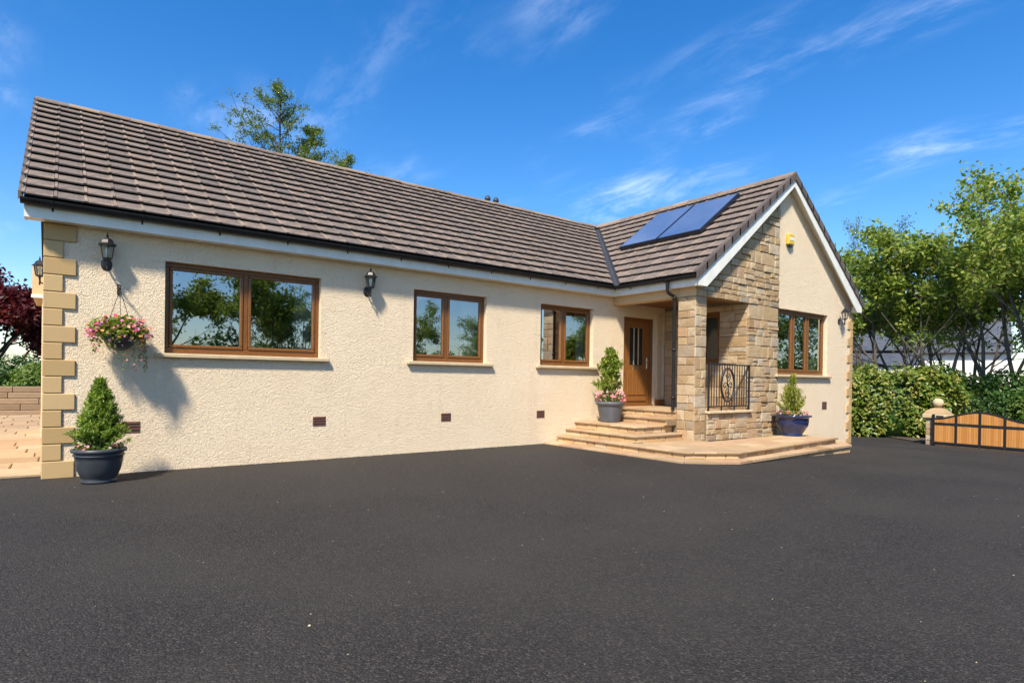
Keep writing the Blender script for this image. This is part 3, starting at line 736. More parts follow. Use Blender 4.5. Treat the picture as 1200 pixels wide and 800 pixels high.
vnor = Vector((-vald.y, vald.x, 0))
def cut_tile(M_, side, over):
    bm = bmesh.new(); lay_ = bm.verts.layers.float.new('edge'); vs = [bm.verts.new(M_ @ Vector(q)) for q in TV]
    for v_, a_ in zip(vs, TA): v_[lay_] = a_
    for f in TF: bm.faces.new([vs[i] for i in f])
    if side:
        nrm = vnor * side; bmesh.ops.bisect_plane(bm, geom=bm.verts[:] + bm.edges[:] + bm.faces[:], plane_co=val0 + nrm * 0.075, plane_no=nrm, clear_inner=True)
    if over:
        bmesh.ops.bisect_plane(bm, geom=bm.verts[:] + bm.edges[:] + bm.faces[:], plane_co=(0, 0, ZR - 0.035), plane_no=(0, 0, 1), clear_outer=True)
    me = bpy.data.meshes.new('roof_tile'); bm.to_mesh(me); bm.free()
    return me
NT_OBJ = 300
for ar, M_, sd, ov, sm in tiles[:NT_OBJ]:
    o = link('roof_tile', TMESH[sm], None, roof); o.matrix_basis = M_
bmS = bmesh.new(); lyS = bmS.verts.layers.float.new('edge')
def add_mesh(me):
    a = me.attributes.get('edge'); vals = [0.0] * len(me.vertices)
    if a: a.data.foreach_get('value', vals)
    vv = [bmS.verts.new(v_.co) for v_ in me.vertices]
    for v_, q in zip(vv, vals): v_[lyS] = q
    for p_ in me.polygons: bmS.faces.new([vv[i] for i in p_.vertices])
for ar, M_, sd, ov, sm in tiles[NT_OBJ:]:
    vv = [bmS.verts.new(M_ @ Vector(q)) for q in TV]
    for v_, q in zip(vv, TA): v_[lyS] = q * SEAM[sm]
    for f in TF: bmS.faces.new([vv[i] for i in f])
for ar, M_, sd, ov, sm in cut:
    me = cut_tile(M_, sd, ov)
    if len(me.polygons): add_mesh(me)
    bpy.data.meshes.remove(me)
for r in range(13):
    for c in range(ncol_r):
        M_ = FR @ Matrix.Translation((c * TWD, r * GAUGE_W, 0))
        if (M_ @ Vector((0, TLEN, 0))).z > ZR - 0.03: continue
        vv = [bmS.verts.new(M_ @ Vector(q)) for q in TV]
        for f in TF: bmS.faces.new([vv[i] for i in f])
me = bpy.data.meshes.new('roof_tiles'); bmS.to_mesh(me); bmS.free()
o = link('roof_tiles', me, 'roof_tile', roof); o['kind'] = 'stuff'
# ridge tiles
def ridge_mesh(L, run, t):
    w = 0.15; h = w * t; vs = []
    for x in (0.0, L):
        lift = 0.0 if x == 0 else 0.0
        for (a, b) in ((-w, -h), (-w * 0.45, -h * 0.32), (0, 0.0), (w * 0.45, -h * 0.32), (w, -h)): vs.append((x, a, b + 0.045))
        for (a, b) in ((w, -h - 0.02), (0, -0.03), (-w, -h - 0.02)): vs.append((x, a, b + 0.045))
    fs = [(i, (i + 1) % 8, 8 + (i + 1) % 8, 8 + i) for i in range(8)] + [tuple(range(8))[::-1], tuple(range(8, 16))]
    return vs, fs
rng = random.Random(9)
def ridge_run(p0, d, total, t):
    L = 0.45; n = int(total / L); L = total / n
    vs, fs = ridge_mesh(L - 0.008, 0.15, t); me = bpy.data.meshes.new('ridge_tile'); me.from_pydata(vs, [], fs); me.materials.append(MAT['ridge'])
    for i in range(n):
        o = link('ridge_tile', me, None, roof)
        ang = math.atan2(d[1], d[0])
        o.location = (p0[0] + d[0] * i * L, p0[1] + d[1] * i * L, ZR + rng.uniform(-0.006, 0.008)); o.rotation_euler = (rng.uniform(-0.03, 0.03), rng.uniform(-0.012, 0.012), ang)
ridge_run((XE - 0.01, YR), (1, 0), 16.9, TM)
ridge_run((XM, YG - 0.015), (0, 1), YR - YG - 0.14, TW)
# valley lining
m = MB(); prof = [(-0.115, 0.050), (-0.075, 0.062), (-0.045, 0.012), (0.0, 0.0), (0.045, 0.012), (0.075, 0.062), (0.115, 0.050)]
va, vb = Vector((XW - 0.05, YE - 0.06, ZE - off - 0.03)), Vector((XM, YR, ZR - off + 0.0)); n_ = 2; vs = []
for q in (va, vb):
    for (a, h_) in prof: vs.append(q + vnor * a + Vector((0, 0, h_ + 0.028 * abs(a) / 0.1)))
m.add(vs, [(i, i + 1, 7 + i + 1, 7 + i) for i in range(6)]); m.build('valley_lining', 'lead', roof)
# verge units
def verge_units(sgn):
    n = 13
    for i in range(n):
        a, b = i / n, (i + 1) / n + 0.012
        xa = XW + (XM - XW) * a; xb = XW + (XM - XW) * min(b, 1.0)
        za, zb = ZE + TW * (xa - XW) + 0.035, ZE + TW * (xb - XW) + 0.012
        if sgn < 0: xa, xb = 2 * XM - xa, 2 * XM - xb
        m = MB(); m.prism([(xa, za), (xb, zb), (xb, zb - 0.155), (xa, za - 0.165)], YG - 0.028, YG + 0.0, 'y'); m.prism([(xa, za + 0.012), (xb, zb + 0.012), (xb, zb - 0.03), (xa, za - 0.025)], YG + 0.001, YG + 0.075, 'y')
        m.build('verge_cap', 'verge', roof)
verge_units(1); verge_units(-1)
for i in range(15):                                    # plain verge tiles closing the left end
    a, b = i / 14.35, min((i + 1.05) / 14.35, 1.0)
    if a >= 1: break
    ya, yb = YE + (YR - YE) * a, YE + (YR - YE) * b; za, zb = ZE + TM * (ya - YE) + 0.045, ZE + TM * (yb - YE) + 0.005
    m = MB(); m.prism([(ya, za), (yb, zb), (yb, zb - 0.09), (ya, za - 0.10)], XE - 0.03, XE + 0.012, 'x'); m.build('verge_cap', 'verge', roof)
# fascia, soffit, barge boards
eaves = MB(); eaves.box(-0.205, 9.82, -0.205, -0.18, ZF, 3.315); fascia = eaves.build('fascia_board', 'white_board', house)
MB().box(9.795, 9.82, YG + 0.03, -0.2055, ZF, 3.315).build('fascia_board', 'white_board', house)
MB().box(-0.205, 9.945, -0.1795, -0.001, ZF + 0.004, ZF + 0.02).build('soffit_board', 'white_board', house)
MB().box(9.8205, 9.945, YD - 0.05, -0.181, ZF + 0.006, ZF + 0.022).build('soffit_board', 'white_board', house)
MB().box(-0.205, -0.18, -0.1795, 0.02, ZF, 3.315).build('box_end', 'white_board', house)
def barge(sgn):
    f = (lambda x: x) if sgn > 0 else (lambda x: 2 * XM - x)
    xs = [9.80, 10.22, XM, XM, 9.80]; top = lambda x: zl(x) - 0.10; bot = lambda x: zl(x) - 0.30
    m = MB(); m.prism([(f(9.80), ZF), (f(10.06), ZF), (f(XM), bot(XM)), (f(XM), top(XM)), (f(9.80), top(9.80))], YG + 0.002, YG + 0.027, 'y'); m.build('barge_board', 'white_board', house)
    m = MB(); vs = []
    for y in (YG + 0.0275, YD - 0.001): vs += [(f(9.95), y, zl(9.95) - 0.21), (f(XM), y, zl(XM) - 0.21), (f(XM), y, zl(XM) - 0.19), (f(9.95), y, zl(9.95) - 0.19)]
    m.add(vs, [(0, 1, 5, 4), (3, 2, 6, 7), (0, 3, 7, 4)]); m.build('gable_soffit', 'white_board', house)
barge(1); barge(-1)
m = MB(); m.prism([(16.69, ZF), (16.44, ZF), (16.44, ZF + 0.16), (16.69, ZF + 0.16)], YG + 0.028, YD - 0.03, 'y'); m.build('box_end', 'white_board', house)
m = MB(); m.prism([(9.81, ZF + .002), (10.04, ZF + .002), (10.04, ZF + 0.12), (9.81, ZF + 0.12)], YG + 0.028, YD - 0.03, 'y'); m.build('box_end', 'white_board', house)
# gutters
def gutter(p0, d, L, outv):
    r = 0.066; n = 9; vs = []; ins = []
    for s_ in (0, L):
        for j in range(n):
            t = math.pi * j / (n - 1)
            for rr, lst in ((r, vs), (r - 0.005, ins)):
                lst.append((p0[0] + d[0] * s_ + outv[0] * rr * -math.cos(t), p0[1] + d[1] * s_ + outv[1] * rr * -math.cos(t), p0[2] - rr * math.sin(t) * 1.05))
    m = MB(); f = [(j, j + 1, n + j + 1, n + j) for j in range(n - 1)]
    m.add(vs, f, True); m.add(ins, f, True)
    for k in (0, 1): m.add([vs[k * n + j] for j in range(n)], [tuple(range(n))])
    m.add([vs[n - 1], vs[2 * n - 1], ins[2 * n - 1], ins[n - 1]], [(0, 1, 2, 3)])
    g = m.build('gutter', 'black_plastic', house)
    k = int(L / 0.92)
    for i in range(k + 1):
        s_ = 0.3 + i * 0.92
        if s_ > L - 0.1: break
        c = [p0[q] + d[q] * s_ for q in range(2)] + [p0[2]]
        m = MB(); pts = [(c[0] + outv[0] * (-0.066) , c[1] + outv[1] * (-0.066), c[2] - 0.105)]
        for j in range(7):
            t = math.pi * (j / 6.0); pts.append((c[0] - outv[0] * 0.063 * math.cos(t), c[1] - outv[1] * 0.063 * math.cos(t), c[2] - 0.066 * math.sin(t)))
        m.tube(pts, 0.011, 6); m.build('gutter_bracket', 'black_plastic', g)
    return g
gutter((XE - 0.01, -0.268, 3.335), (1, 0), XW - XE + 0.02, (0, -1))
gutter((XW + 0.013, -0.35, 3.335), (0, -1), -YG - 0.37, (-1, 0))
# downpipe with swan neck
m = MB(); m.tube([(9.735, -1.66, 3.275), (9.735, -1.66, 3.09), (9.76, -1.665, 3.05), (9.885, -1.70, 2.99), (9.905, -1.705, 2.95), (9.905, -1.705, 0.74)], 0.034, 10)
dp = m.build('downpipe', 'black_plastic', house)
for z in (2.93, 1.9, 0.95): MB().lathe([(0.034, 0), (0.045, 0.0), (0.045, 0.05), (0.034, 0.05)], 12, (9.905, -1.705, z)).build('pipe_clip', 'black_plastic', dp)
# low chimney with two cowls behind the ridge
ch = MB().bbox(9.45, 9.95, 4.25, 4.65, 5.6, 6.09, 0.02).build('chimney', 'terracotta', roof)
for x in (9.57, 9.85):
    MB().lathe([(0.0, 0.0), (0.055, 0.0), (0.045, 0.13), (0.08, 0.15), (0.085, 0.20), (0.05, 0.27), (0.0, 0.28)], 12, (x, 4.45, 6.09)).build('chimney_cowl', 'lead', roof)
# rear return of the house seen past the left corner
MB().box(-0.30, -0.003, 5.2, 7.6, 2.75, 3.3).build('rear_canopy', 'smooth_render', house)
MB().bbox(-0.31, -0.003, 5.15, 5.199, 2.70, 2.76, 0.004).build('canopy_trim', 'white_board', house)
MB().box(-0.15, -0.003, 5.21, 7.6, -0.1, 2.749).build('rear_wall_return', 'render', house)

# ------------------------------------------------------------------ entrance steps and patio
def edges_planes(poly):
    """half planes keeping the inside of a convex polygon"""
    s_ = sum(poly[i][0] * poly[(i + 1) % len(poly)][1] - poly[(i + 1) % len(poly)][0] * poly[i][1] for i in range(len(poly))); out_ = []
    for i in range(len(poly)):
        p, q = poly[i], poly[(i + 1) % len(poly)]; dx, dy = q[0] - p[0], q[1] - p[1]
        a, b = (dy, -dx) if s_ > 0 else (-dy, dx); L = math.hypot(a, b); out_.append((a / L, b / L, (a * p[0] + b * p[1]) / L))
    return out_
def slabs(poly, z, th, parent, rng, h, w, skip=None, mat='paving', name='paving_slab', gap=0.010):
    xs = [p[0] for p in poly]; ys = [p[1] for p in poly]; pl = edges_planes(poly); y = min(ys)
    fr = frame((0, 0, z), X1, Y1, (0, 0, 1))
    while y < max(ys) - 0.01:
        hh = rng.uniform(*h)
        if y + hh > max(ys) - h[0] * 0.6: hh = max(ys) - y
        x = min(xs) - rng.uniform(0, w[0] * 0.8)
        while x < max(xs):
            ww = rng.uniform(*w); g = gap / 2
            q = clip_poly([(x + g, y + g), (x + ww - g, y + g), (x + ww - g, y + hh - g), (x + g, y + hh - g)], pl)
            if len(q) >= 3 and area(q) > 0.004:
                c = (sum(p[0] for p in q) / len(q), sum(p[1] for p in q) / len(q))
                if not (skip and skip(c)): stone(name, q, fr, rng.uniform(-0.004, 0.002), -th, mat, parent, rng, 0.008, 0.003)
            x += ww
        y += hh
def risers(pts, z0, z1, parent, rng, w=(0.18, 0.42), mat='riser', proud=(0.0, 0.012)):
    for (p, q) in zip(pts[:-1], pts[1:]):
        U = Vector((q[0] - p[0], q[1] - p[1], 0)); L = U.length; U.normalize(); N = Vector((U.y, -U.x, 0)) 
        fr = frame((p[0], p[1], 0), U, (0, 0, 1), N); u = 0.0
        while u < L - 0.01:
            ww = rng.uniform(*w)
            if u + ww > L - w[0] * 0.7: ww = L - u
            stone('riser_stone', [(u + .006, z0), (u + ww - .006, z0), (u + ww - .006, z1), (u + .006, z1)], fr, 0.004 + rng.uniform(*proud), -0.05, mat, parent, rng, 0.006, 0.002)
            u += ww
steps = empty('entrance_steps', (8.2, 0, 0))
tag(steps, 'sandstone paved entrance steps and low terrace leading up to the porch door', 'steps')
steps.location = (0, 0, 0)
rs = random.Random(31)
plinth = [(7.96, -0.03), (8.05, -3.33), (8.88, -3.86), (13.36, -3.60), (14.30, -2.84), (14.30, -2.21), (9.9, -0.03)]
MB().prism([(8.02, -0.03), (8.10, -3.28), (8.90, -3.80), (13.33, -3.54), (14.25, -2.82), (14.25, -2.21), (9.9, -0.03)], -0.35, -0.012).build('step_core', 'mortar', steps)
slabs(plinth, 0.035, 0.045, steps, rs, (0.5, 0.8), (0.5, 0.95), skip=lambda c: c[0] > 10.0 and c[1] > -2.2, name='tread_slab')
risers([(13.34, -3.56), (14.26, -2.83), (14.26, -2.22)], -0.30, -0.012, steps, rs)
risers([(8.89, -3.815), (13.34, -3.555)], -0.30, -0.012, steps, rs)
plat = [(8.30, -0.03), (8.30, -3.20), (9.14, -3.70), (13.36, -3.33), (13.36, -2.21), (9.9, -0.03)]
core = [(8.345, -0.03), (8.345, -3.17), (9.15, -3.65), (13.31, -3.285), (13.31, -2.21), (9.9, -0.03)]
MB().prism(core, -0.01, 0.120).build('step_core', 'mortar', steps)
slabs(plat, 0.152, 0.030, steps, rs, (0.38, 0.62), (0.5, 0.95), skip=lambda c: c[0] > 10.0 and c[1] > -2.2, name='tread_slab')
risers(core[:5], 0.035, 0.121, steps, rs)
for (x0, y0, z0, z1) in ((8.58, -1.93, 0.153, 0.285), (8.83, -1.70, 0.286, 0.43)):
    MB().box(x0 + 0.045, XL - 0.005, y0 + 0.045, -0.004, z0, z1 - 0.030).build('step_core', 'mortar', steps)
    slabs([(x0, -0.004), (x0, y0), (XL - 0.004, y0), (XL - 0.004, -0.004)], z1, 0.030, steps, rs, (0.4, 0.7), (0.45, 0.8), name='tread_slab')
    risers([(x0 + 0.045, -0.004), (x0 + 0.045, y0 + 0.045), (XL - 0.006, y0 + 0.045)], z0 + 0.0, z1 - 0.031, steps, rs)
MB().box(9.66, XL + 0.1, -1.755, -0.004, 0.43, 0.535).build('step_core', 'mortar', steps)
slabs([(9.62, -0.004), (9.62, -1.758), (XL + 0.1, -1.758), (XL + 0.1, -0.004)], 0.575, 0.040, steps, rs, (0.5, 0.8), (0.45, 0.6), name='tread_slab')
risers([(9.66, -0.004), (9.66, -1.757)], 0.431, 0.534, steps, rs)
MB().box(XL + 0.02, 11.73, -1.77, -0.004, -0.1, 0.675).build('step_core', 'mortar', steps); MB().box(10.32, 11.73, YD + 0.24, -1.7705, -0.1, 0.675).build('step_core', 'mortar', steps)
slabs([(XL - 0.02, -0.006), (XL - 0.02, -1.758), (10.32, -1.758), (10.32, -0.006)], 0.714, 0.038, steps, rs, (0.35, 0.5), (0.35, 0.6), name='tread_slab')
slabs([(10.325, -0.006), (10.325, YD + 0.245), (11.72, YD + 0.245), (11.72, -0.006)], 0.714, 0.038, steps, rs, (0.4, 0.6), (0.45, 0.8), name='tread_slab')
risers([(XL + 0.02, -0.004), (XL + 0.02, -1.757)], 0.576, 0.675, steps, rs)

patio = MB().box(-4.0, -0.005, 0.18, 12.95, -0.04, 0.012).build('patio', 'sill_stone'); patio['kind'] = 'structure'
slabs([(-4.0, 0.16), (-0.03, 0.16), (-0.03, 12.9), (-4.0, 12.9)], 0.042, 0.03, patio, random.Random(6), (0.45, 0.75), (0.45, 0.95), gap=0.016)

# ------------------------------------------------------------------ leaves and plants
def leaf_quads(rs, c, L, Wd, nrm=None, nb=0.0, up=None, fold=0.18):
    """diamond leaves at c (N,3); nrm = preferred normal (N,3) with weight nb; up = preferred long axis"""
    N = len(c); n = rs.normal(size=(N, 3)); n /= np.linalg.norm(n, axis=1)[:, None]
    if nrm is not None: n = n * (1 - nb) + nrm * nb; n /= np.linalg.norm(n, axis=1)[:, None] + 1e-9
    a = rs.normal(size=(N, 3)) * (0.5 if up is not None else 1.0)
    if up is not None: a = a + up
    a -= n * np.sum(a * n, 1)[:, None]; a /= np.linalg.norm(a, axis=1)[:, None] + 1e-9
    b = np.cross(n, a); s = rs.uniform(0.65, 1.3, N)[:, None]
    l, w = L * s, Wd * s
    v = np.stack([c - a * l * 0.5, c + b * w * 0.5 + n * w * fold + a * l * 0.05, c + a * l * 0.5, c - b * w * 0.5 + n * w * fold + a * l * 0.05], 1).reshape(-1, 3)
    return v, np.arange(4 * N).reshape(-1, 4)
def fold_mesh(name, v, f):
    """split diamonds along the midrib into two triangles"""
    t = np.concatenate([f[:, [0, 1, 2]], f[:, [0, 2, 3]]]); return np_mesh(name, v, t)
def leaves(name, rs, c, L, Wd, mat, parent, **k):
    v, f = leaf_quads(rs, np.asarray(c, float), L, Wd, **k); return link(name, fold_mesh(name, v, f), mat, parent)
def tubes_mesh(name, segs):
    V = []; F = []; base = 0
    for (p, q, r0, r1) in segs:
        d = q - p; L = d.length
        if L < 1e-5: continue
        d = d / L; k = 7 if r0 > 0.05 else (5 if r0 > 0.02 else 3)
        a = Vector((0, 0, 1)) if abs(d.z) < 0.9 else Vector((1, 0, 0)); x = d.cross(a).normalized(); y = d.cross(x)
        for (c, r) in ((p, r0), (q, r1)):
            for j in range(k):
                t = 2 * math.pi * j / k; V.append(c + (x * math.cos(t) + y * math.sin(t)) * r)
        for j in range(k): F.append((base + j, base + (j + 1) % k, base + k + (j + 1) % k, base + k + j))
        base += 2 * k
    me = np_mesh(name, np.array([tuple(q) for q in V]), np.array(F))
    for p_ in me.polygons: p_.use_smooth = True
    return me
def grow_tree(seed, stems, levels, wob=0.16, trop=0.05, angle=(30, 60), kids=(3, 5), ratio=(0.45, 0.65), start=0.3):
    """stems: list of (base, direction, length, radius). Returns segments and twig points"""
    rg = random.Random(seed); segs = []; tips = []
    def rv(): return Vector((rg.gauss(0, 1), rg.gauss(0, 1), rg.gauss(0, 1)))
    def grow(p, d, L, r, lev):
        n = 6 if lev == 0 else (5 if lev == 1 else 4); k = rg.randint(*kids) if lev < levels else 0
        at = sorted(rg.uniform(start if lev == 0 else 0.2, 0.95) for _ in range(k)); at_i = 0; rad = r
        for i in range(n):
            d = (d + rv() * wob * 0.6 + Vector((0, 0, 1)) * trop).normalized(); q = p + d * (L / n); r1 = r * (1 - 0.75 * (i + 1) / n) + 0.003
            segs.append((p, q, rad, r1))
            while at_i < len(at) and at[at_i] <= (i + 1) / n:
                t = at[at_i] * n - i; b = p + (q - p) * max(0, min(1, t)); at_i += 1
                ax = d.cross(rv()).normalized(); ang = math.radians(rg.uniform(*angle)); nd = (Matrix.Rotation(ang, 3, ax) @ d).normalized()
                grow(b, nd, L * rg.uniform(*ratio) * (1.15 - 0.45 * at[at_i - 1]), rad * 0.55, lev + 1)
            if lev >= levels - 1 and (lev == levels or i >= n - 2): tips.append((q, d.copy(), lev))
            p = q; rad = r1
    for (b, d, L, r) in stems: grow(Vector(b), Vector(d).normalized(), L, r, 0)
    return segs, tips
def tree(name, loc, seed, stems, label, cat='tree', group=None, levels=3, per=22, sig=0.28, leaf=(0.13, 0.07), mat='leaf_spring', bark='bark', cap=None, zmin=None, nb=0.35, **k):
    root = empty(name, loc); tag(root, label, cat, group)
    segs, tips = grow_tree(seed, stems, levels, **k)
    link('trunk', tubes_mesh('trunk', segs), bark, root)
    rs = np.random.default_rng(seed); C = []
    for (p, d, lev) in tips:
        if zmin and rs.random() > (p.z - zmin * 0.66) / (zmin * 0.42): continue
        m_ = rs.poisson(per * rs.uniform(0.3, 1.7)); C.append(np.array(p) + np.array(d) * rs.uniform(-0.2, 0.25, (m_, 1)) + rs.normal(size=(m_, 3)) * sig * np.array([1, 1, 0.7]))
    C = np.concatenate(C); up = np.tile([0, 0, 1.0], (len(C), 1))
    leaves('crown', rs, C, leaf[0], leaf[1], mat, root, nrm=up, nb=nb)
    return root
def shrub(name, loc, r, seed, n, leaf, mat, label, cat='shrub', group=None, core=True, squash=1.0, lump=0.22, parent=None, shell=0.6):
    root = empty(name, loc); tag(root, label, cat, group)
    rs = np.random.default_rng(seed); d = rs.normal(size=(n, 3)); d[:, 2] = np.abs(d[:, 2]) * 1.0 - 0.25 * rs.random(n); d /= np.linalg.norm(d, axis=1)[:, None]
    ph = rs.uniform(0, 6.28, (6, 3)); fr_ = rs.uniform(2, 6, (6, 3))
    bump_ = sum(np.sin(d @ fr_[i] + ph[i, 0]) * np.sin(d[:, 0] * fr_[i, 1] * 1.5 + ph[i, 1]) for i in range(6)) / 6
    rad = (1 + lump * 2.2 * bump_) * (shell + (1 - shell) * rs.random(n) ** 0.45) + rs.normal(size=n) * 0.035
    c = d * rad[:, None] * np.array(r); c[:, 2] = np.maximum(c[:, 2] + r[2] * 0.12, 0.03)
    leaves('foliage', rs, c, leaf[0], leaf[1], mat, root, nrm=d + np.array([0, 0, 0.35]), nb=0.45)
    segs = []; rg = random.Random(seed)
    for _ in range(9):
        a = rg.uniform(0, 6.28); p = Vector((0, 0, 0)); q = Vector((math.cos(a) * r[0] * 0.55, math.sin(a) * r[1] * 0.55, r[2] * rg.uniform(0.5, 0.85))); mid = (p + q) * 0.5 + Vector((0, 0, 0.15 * r[2]))
        segs += [(p, mid, 0.03, 0.02), (mid, q, 0.02, 0.008)]
    link('stems', tubes_mesh('stems', segs), 'dark_bark', root)
    return root

# ------------------------------------------------------------------ planters
def pot(root, prof, mat, soil_r, soil_z):
    m = MB(); m.lathe(prof, 40); p = m.build('pot', mat, root)
    m = MB(); m.lathe([(0.0, soil_z + 0.01), (soil_r * 0.6, soil_z + 0.012), (soil_r, soil_z)], 24); m.build('compost', 'soil', root)
    return p
def cone_sprays(rs, H, R, z0, n, Ln, power=0.9, tuft=0.0):
    t = rs.random(n) ** 1.35; z = z0 + t * H; rmax = R * (1 - t) ** power * (0.85 + 0.3 * np.sin(t * 40 + rs.random() * 6) * 0.5) + 0.012
    a = rs.uniform(0, 2 * math.pi, n); rr = rmax * (0.35 + 0.65 * rs.random(n) ** 0.5)
    c = np.stack([np.cos(a) * rr, np.sin(a) * rr, z], 1); out_ = np.stack([np.cos(a), np.sin(a), np.zeros(n)], 1)
    return c, out_
def flowers(root, rs, ring_r, z, n, mat, size=0.035, spread=0.03, name='flower', leafmat_='leaf_mid', nleaf=220):
    a = rs.uniform(0, 2 * math.pi, n); r = ring_r * rs.uniform(0.8, 1.08, n)
    c = np.stack([np.cos(a) * r, np.sin(a) * r, z + rs.uniform(0, spread * 2, n)], 1)
    al = rs.uniform(0, 2 * math.pi, nleaf); rl = ring_r * rs.uniform(0.5, 1.05, nleaf)
    cl = np.stack([np.cos(al) * rl, np.sin(al) * rl, z + rs.uniform(-0.02, spread * 1.3, nleaf)], 1)
    leaves('bedding_leaves', rs, cl, 0.05, 0.03, leafmat_, root, nrm=np.tile([0, 0, 1.0], (nleaf, 1)), nb=0.5)
    bloom(root, rs, c, mat, size)
def bloom(root, rs, c, mat, size, name='flowers'):
    V = []; F = []
    for p in c:
        n = rs.normal(size=3) * 0.6 + np.array([0, -0.6, 0.8]); n /= np.linalg.norm(n); x = np.cross(n, [0.3, 0.2, 1.0]); x /= np.linalg.norm(x); y = np.cross(n, x); s = size * rs.uniform(0.6, 1.2)
        b = len(V); V.append(p + n * s * 0.08)
        for j in range(10):
            t = 2 * math.pi * j / 10; rr = s * (0.55 if j % 2 == 0 else 0.38); V.append(p + (x * math.cos(t) + y * math.sin(t)) * rr + n * s * 0.22)
        for j in range(10): F.append((b, b + 1 + j, b + 1 + (j + 1) % 10))
    o = link(name, np_mesh(name, np.array(V), np.array(F)), mat, root); o['kind'] = 'stuff'; return o

# dark planter with a conical spruce by the corner
pp = P(116, 567, z=0.0)
r1 = empty('potted_conifer', (0.535, -0.62, 0.0)); tag(r1, 'small cone-shaped spruce in a round black planter beside the corner quoins', 'planter')
pot(r1, [(0.0, 0.001), (0.175, 0.001), (0.18, 0.03), (0.165, 0.045), (0.185, 0.07), (0.222, 0.16), (0.242, 0.27), (0.246, 0.315), (0.258, 0.322), (0.262, 0.335), (0.250, 0.345), (0.252, 0.36), (0.278, 0.368), (0.284, 0.385), (0.280, 0.405), (0.262, 0.412), (0.245, 0.40), (0.238, 0.34)], 'dark_pot', 0.24, 0.375)
def sprays(seed, n, H, R, z0, per, jit, el=(35, 62), power=0.85):
    rs = np.random.default_rng(seed); C = []; U = []; sg = []
    for i in range(n):
        t = ((i + rs.random()) / n) ** 1.1; a = rs.uniform(0, 6.283); L = R * (1 - t) ** power * rs.uniform(0.72, 1.18) + 0.012; e_ = math.radians(min(rs.uniform(*el) + 26 * t, 82))
        d = np.array([math.cos(a) * math.cos(e_), math.sin(a) * math.cos(e_), math.sin(e_)]); b = np.array([0, 0, z0 + t * H]); L2 = L / math.cos(e_ * 0.7) + 0.05
        tt = (0.25 + 0.75 * rs.random(per) ** 0.6)[:, None]; C.append(b + d * L2 * tt + rs.normal(size=(per, 3)) * jit); U.append(np.tile(d * 2.0, (per, 1))); sg.append((Vector(b), Vector(b + d * L2 * 0.8), 0.004, 0.0015))
    return rs, np.concatenate(C), np.concatenate(U), sg
rs, c, u_, sgs = sprays(1, 360, 0.84, 0.285, 0.33, 40, 0.012, (25, 55), 1.05)
leaves('foliage', rs, c, 0.062, 0.012, 'needle', r1, up=u_)
link('twigs', tubes_mesh('twigs', sgs), 'dark_bark', r1)
link('stem', tubes_mesh('stem', [(Vector((0, 0, 0.37)), Vector((0, 0, 1.24)), 0.022, 0.004)]), 'dark_bark', r1)
flowers(r1, rs, 0.235, 0.405, 26, 'petal_pink', 0.035)

# grey planter with a leafy bush on the upper step
p2 = P(714, 489, z=0.43)
r2 = empty('potted_shrub', (float(9.36), -0.52, 0.431)); tag(r2, 'leafy shrub and pink flowers in a grey pot on the steps beside the door', 'planter')
pot(r2, [(0.0, 0.001), (0.20, 0.001), (0.205, 0.02), (0.215, 0.05), (0.262, 0.33), (0.268, 0.345), (0.285, 0.35), (0.298, 0.40), (0.292, 0.425), (0.275, 0.428), (0.262, 0.41), (0.25, 0.35)], 'grey_pot', 0.26, 0.385)
rs, c, u_, sgs = sprays(2, 62, 1.0, 0.40, 0.40, 40, 0.028, (46, 74), 0.75)
leaves('foliage', rs, c, 0.105, 0.036, 'leaf_fresh', r2, up=u_ * 0.6)
link('stems', tubes_mesh('stems', sgs), 'dark_bark', r2)
flowers(r2, rs, 0.28, 0.43, 150, 'petal_pink', 0.055, 0.10, nleaf=500)

# blue glazed planter with a golden conifer against the gable
p3 = P(926, 510, z=0.152)
r3 = empty('potted_conifer', (float(12.86), -2.575, 0.153)); tag(r3, 'young golden-green conifer in a glossy blue bulbous pot on the paved terrace', 'planter')
pot(r3, [(0.0, 0.001), (0.22, 0.001), (0.225, 0.03), (0.21, 0.045), (0.27, 0.13), (0.325, 0.24), (0.342, 0.33), (0.335, 0.39), (0.345, 0.41), (0.395, 0.425), (0.40, 0.445), (0.385, 0.46), (0.345, 0.455), (0.33, 0.42)], 'blue_glaze', 0.34, 0.43)
rs = np.random.default_rng(4); n = 44; sg = []; C = []; U = []
for i in range(n):
    a = rs.uniform(0, 6.283); h = 0.25 + 0.70 * rs.random() ** 1.1; lean = 0.30 * (1 - (h - 0.22) / 0.75) + 0.02
    b = np.array([0.05 * math.cos(a), 0.05 * math.sin(a), 0.43]); e = np.array([math.cos(a) * lean, math.sin(a) * lean, 0.43 + h]); sg.append((Vector(b), Vector(e), 0.006, 0.002))
    k = 60; tt = rs.random(k)[:, None] ** 0.7; C.append(b + (e - b) * tt + rs.normal(size=(k, 3)) * 0.02); U.append(np.tile((e - b) / np.linalg.norm(e - b) * 1.6, (k, 1)))
leaves('foliage', rs, np.concatenate(C), 0.085, 0.017, 'needle_gold', r3, up=np.concatenate(U))
link('stems', tubes_mesh('stems', sg), 'dark_bark', r3)
flowers(r3, rs, 0.31, 0.445, 46, 'petal_pink', 0.06, 0.05)

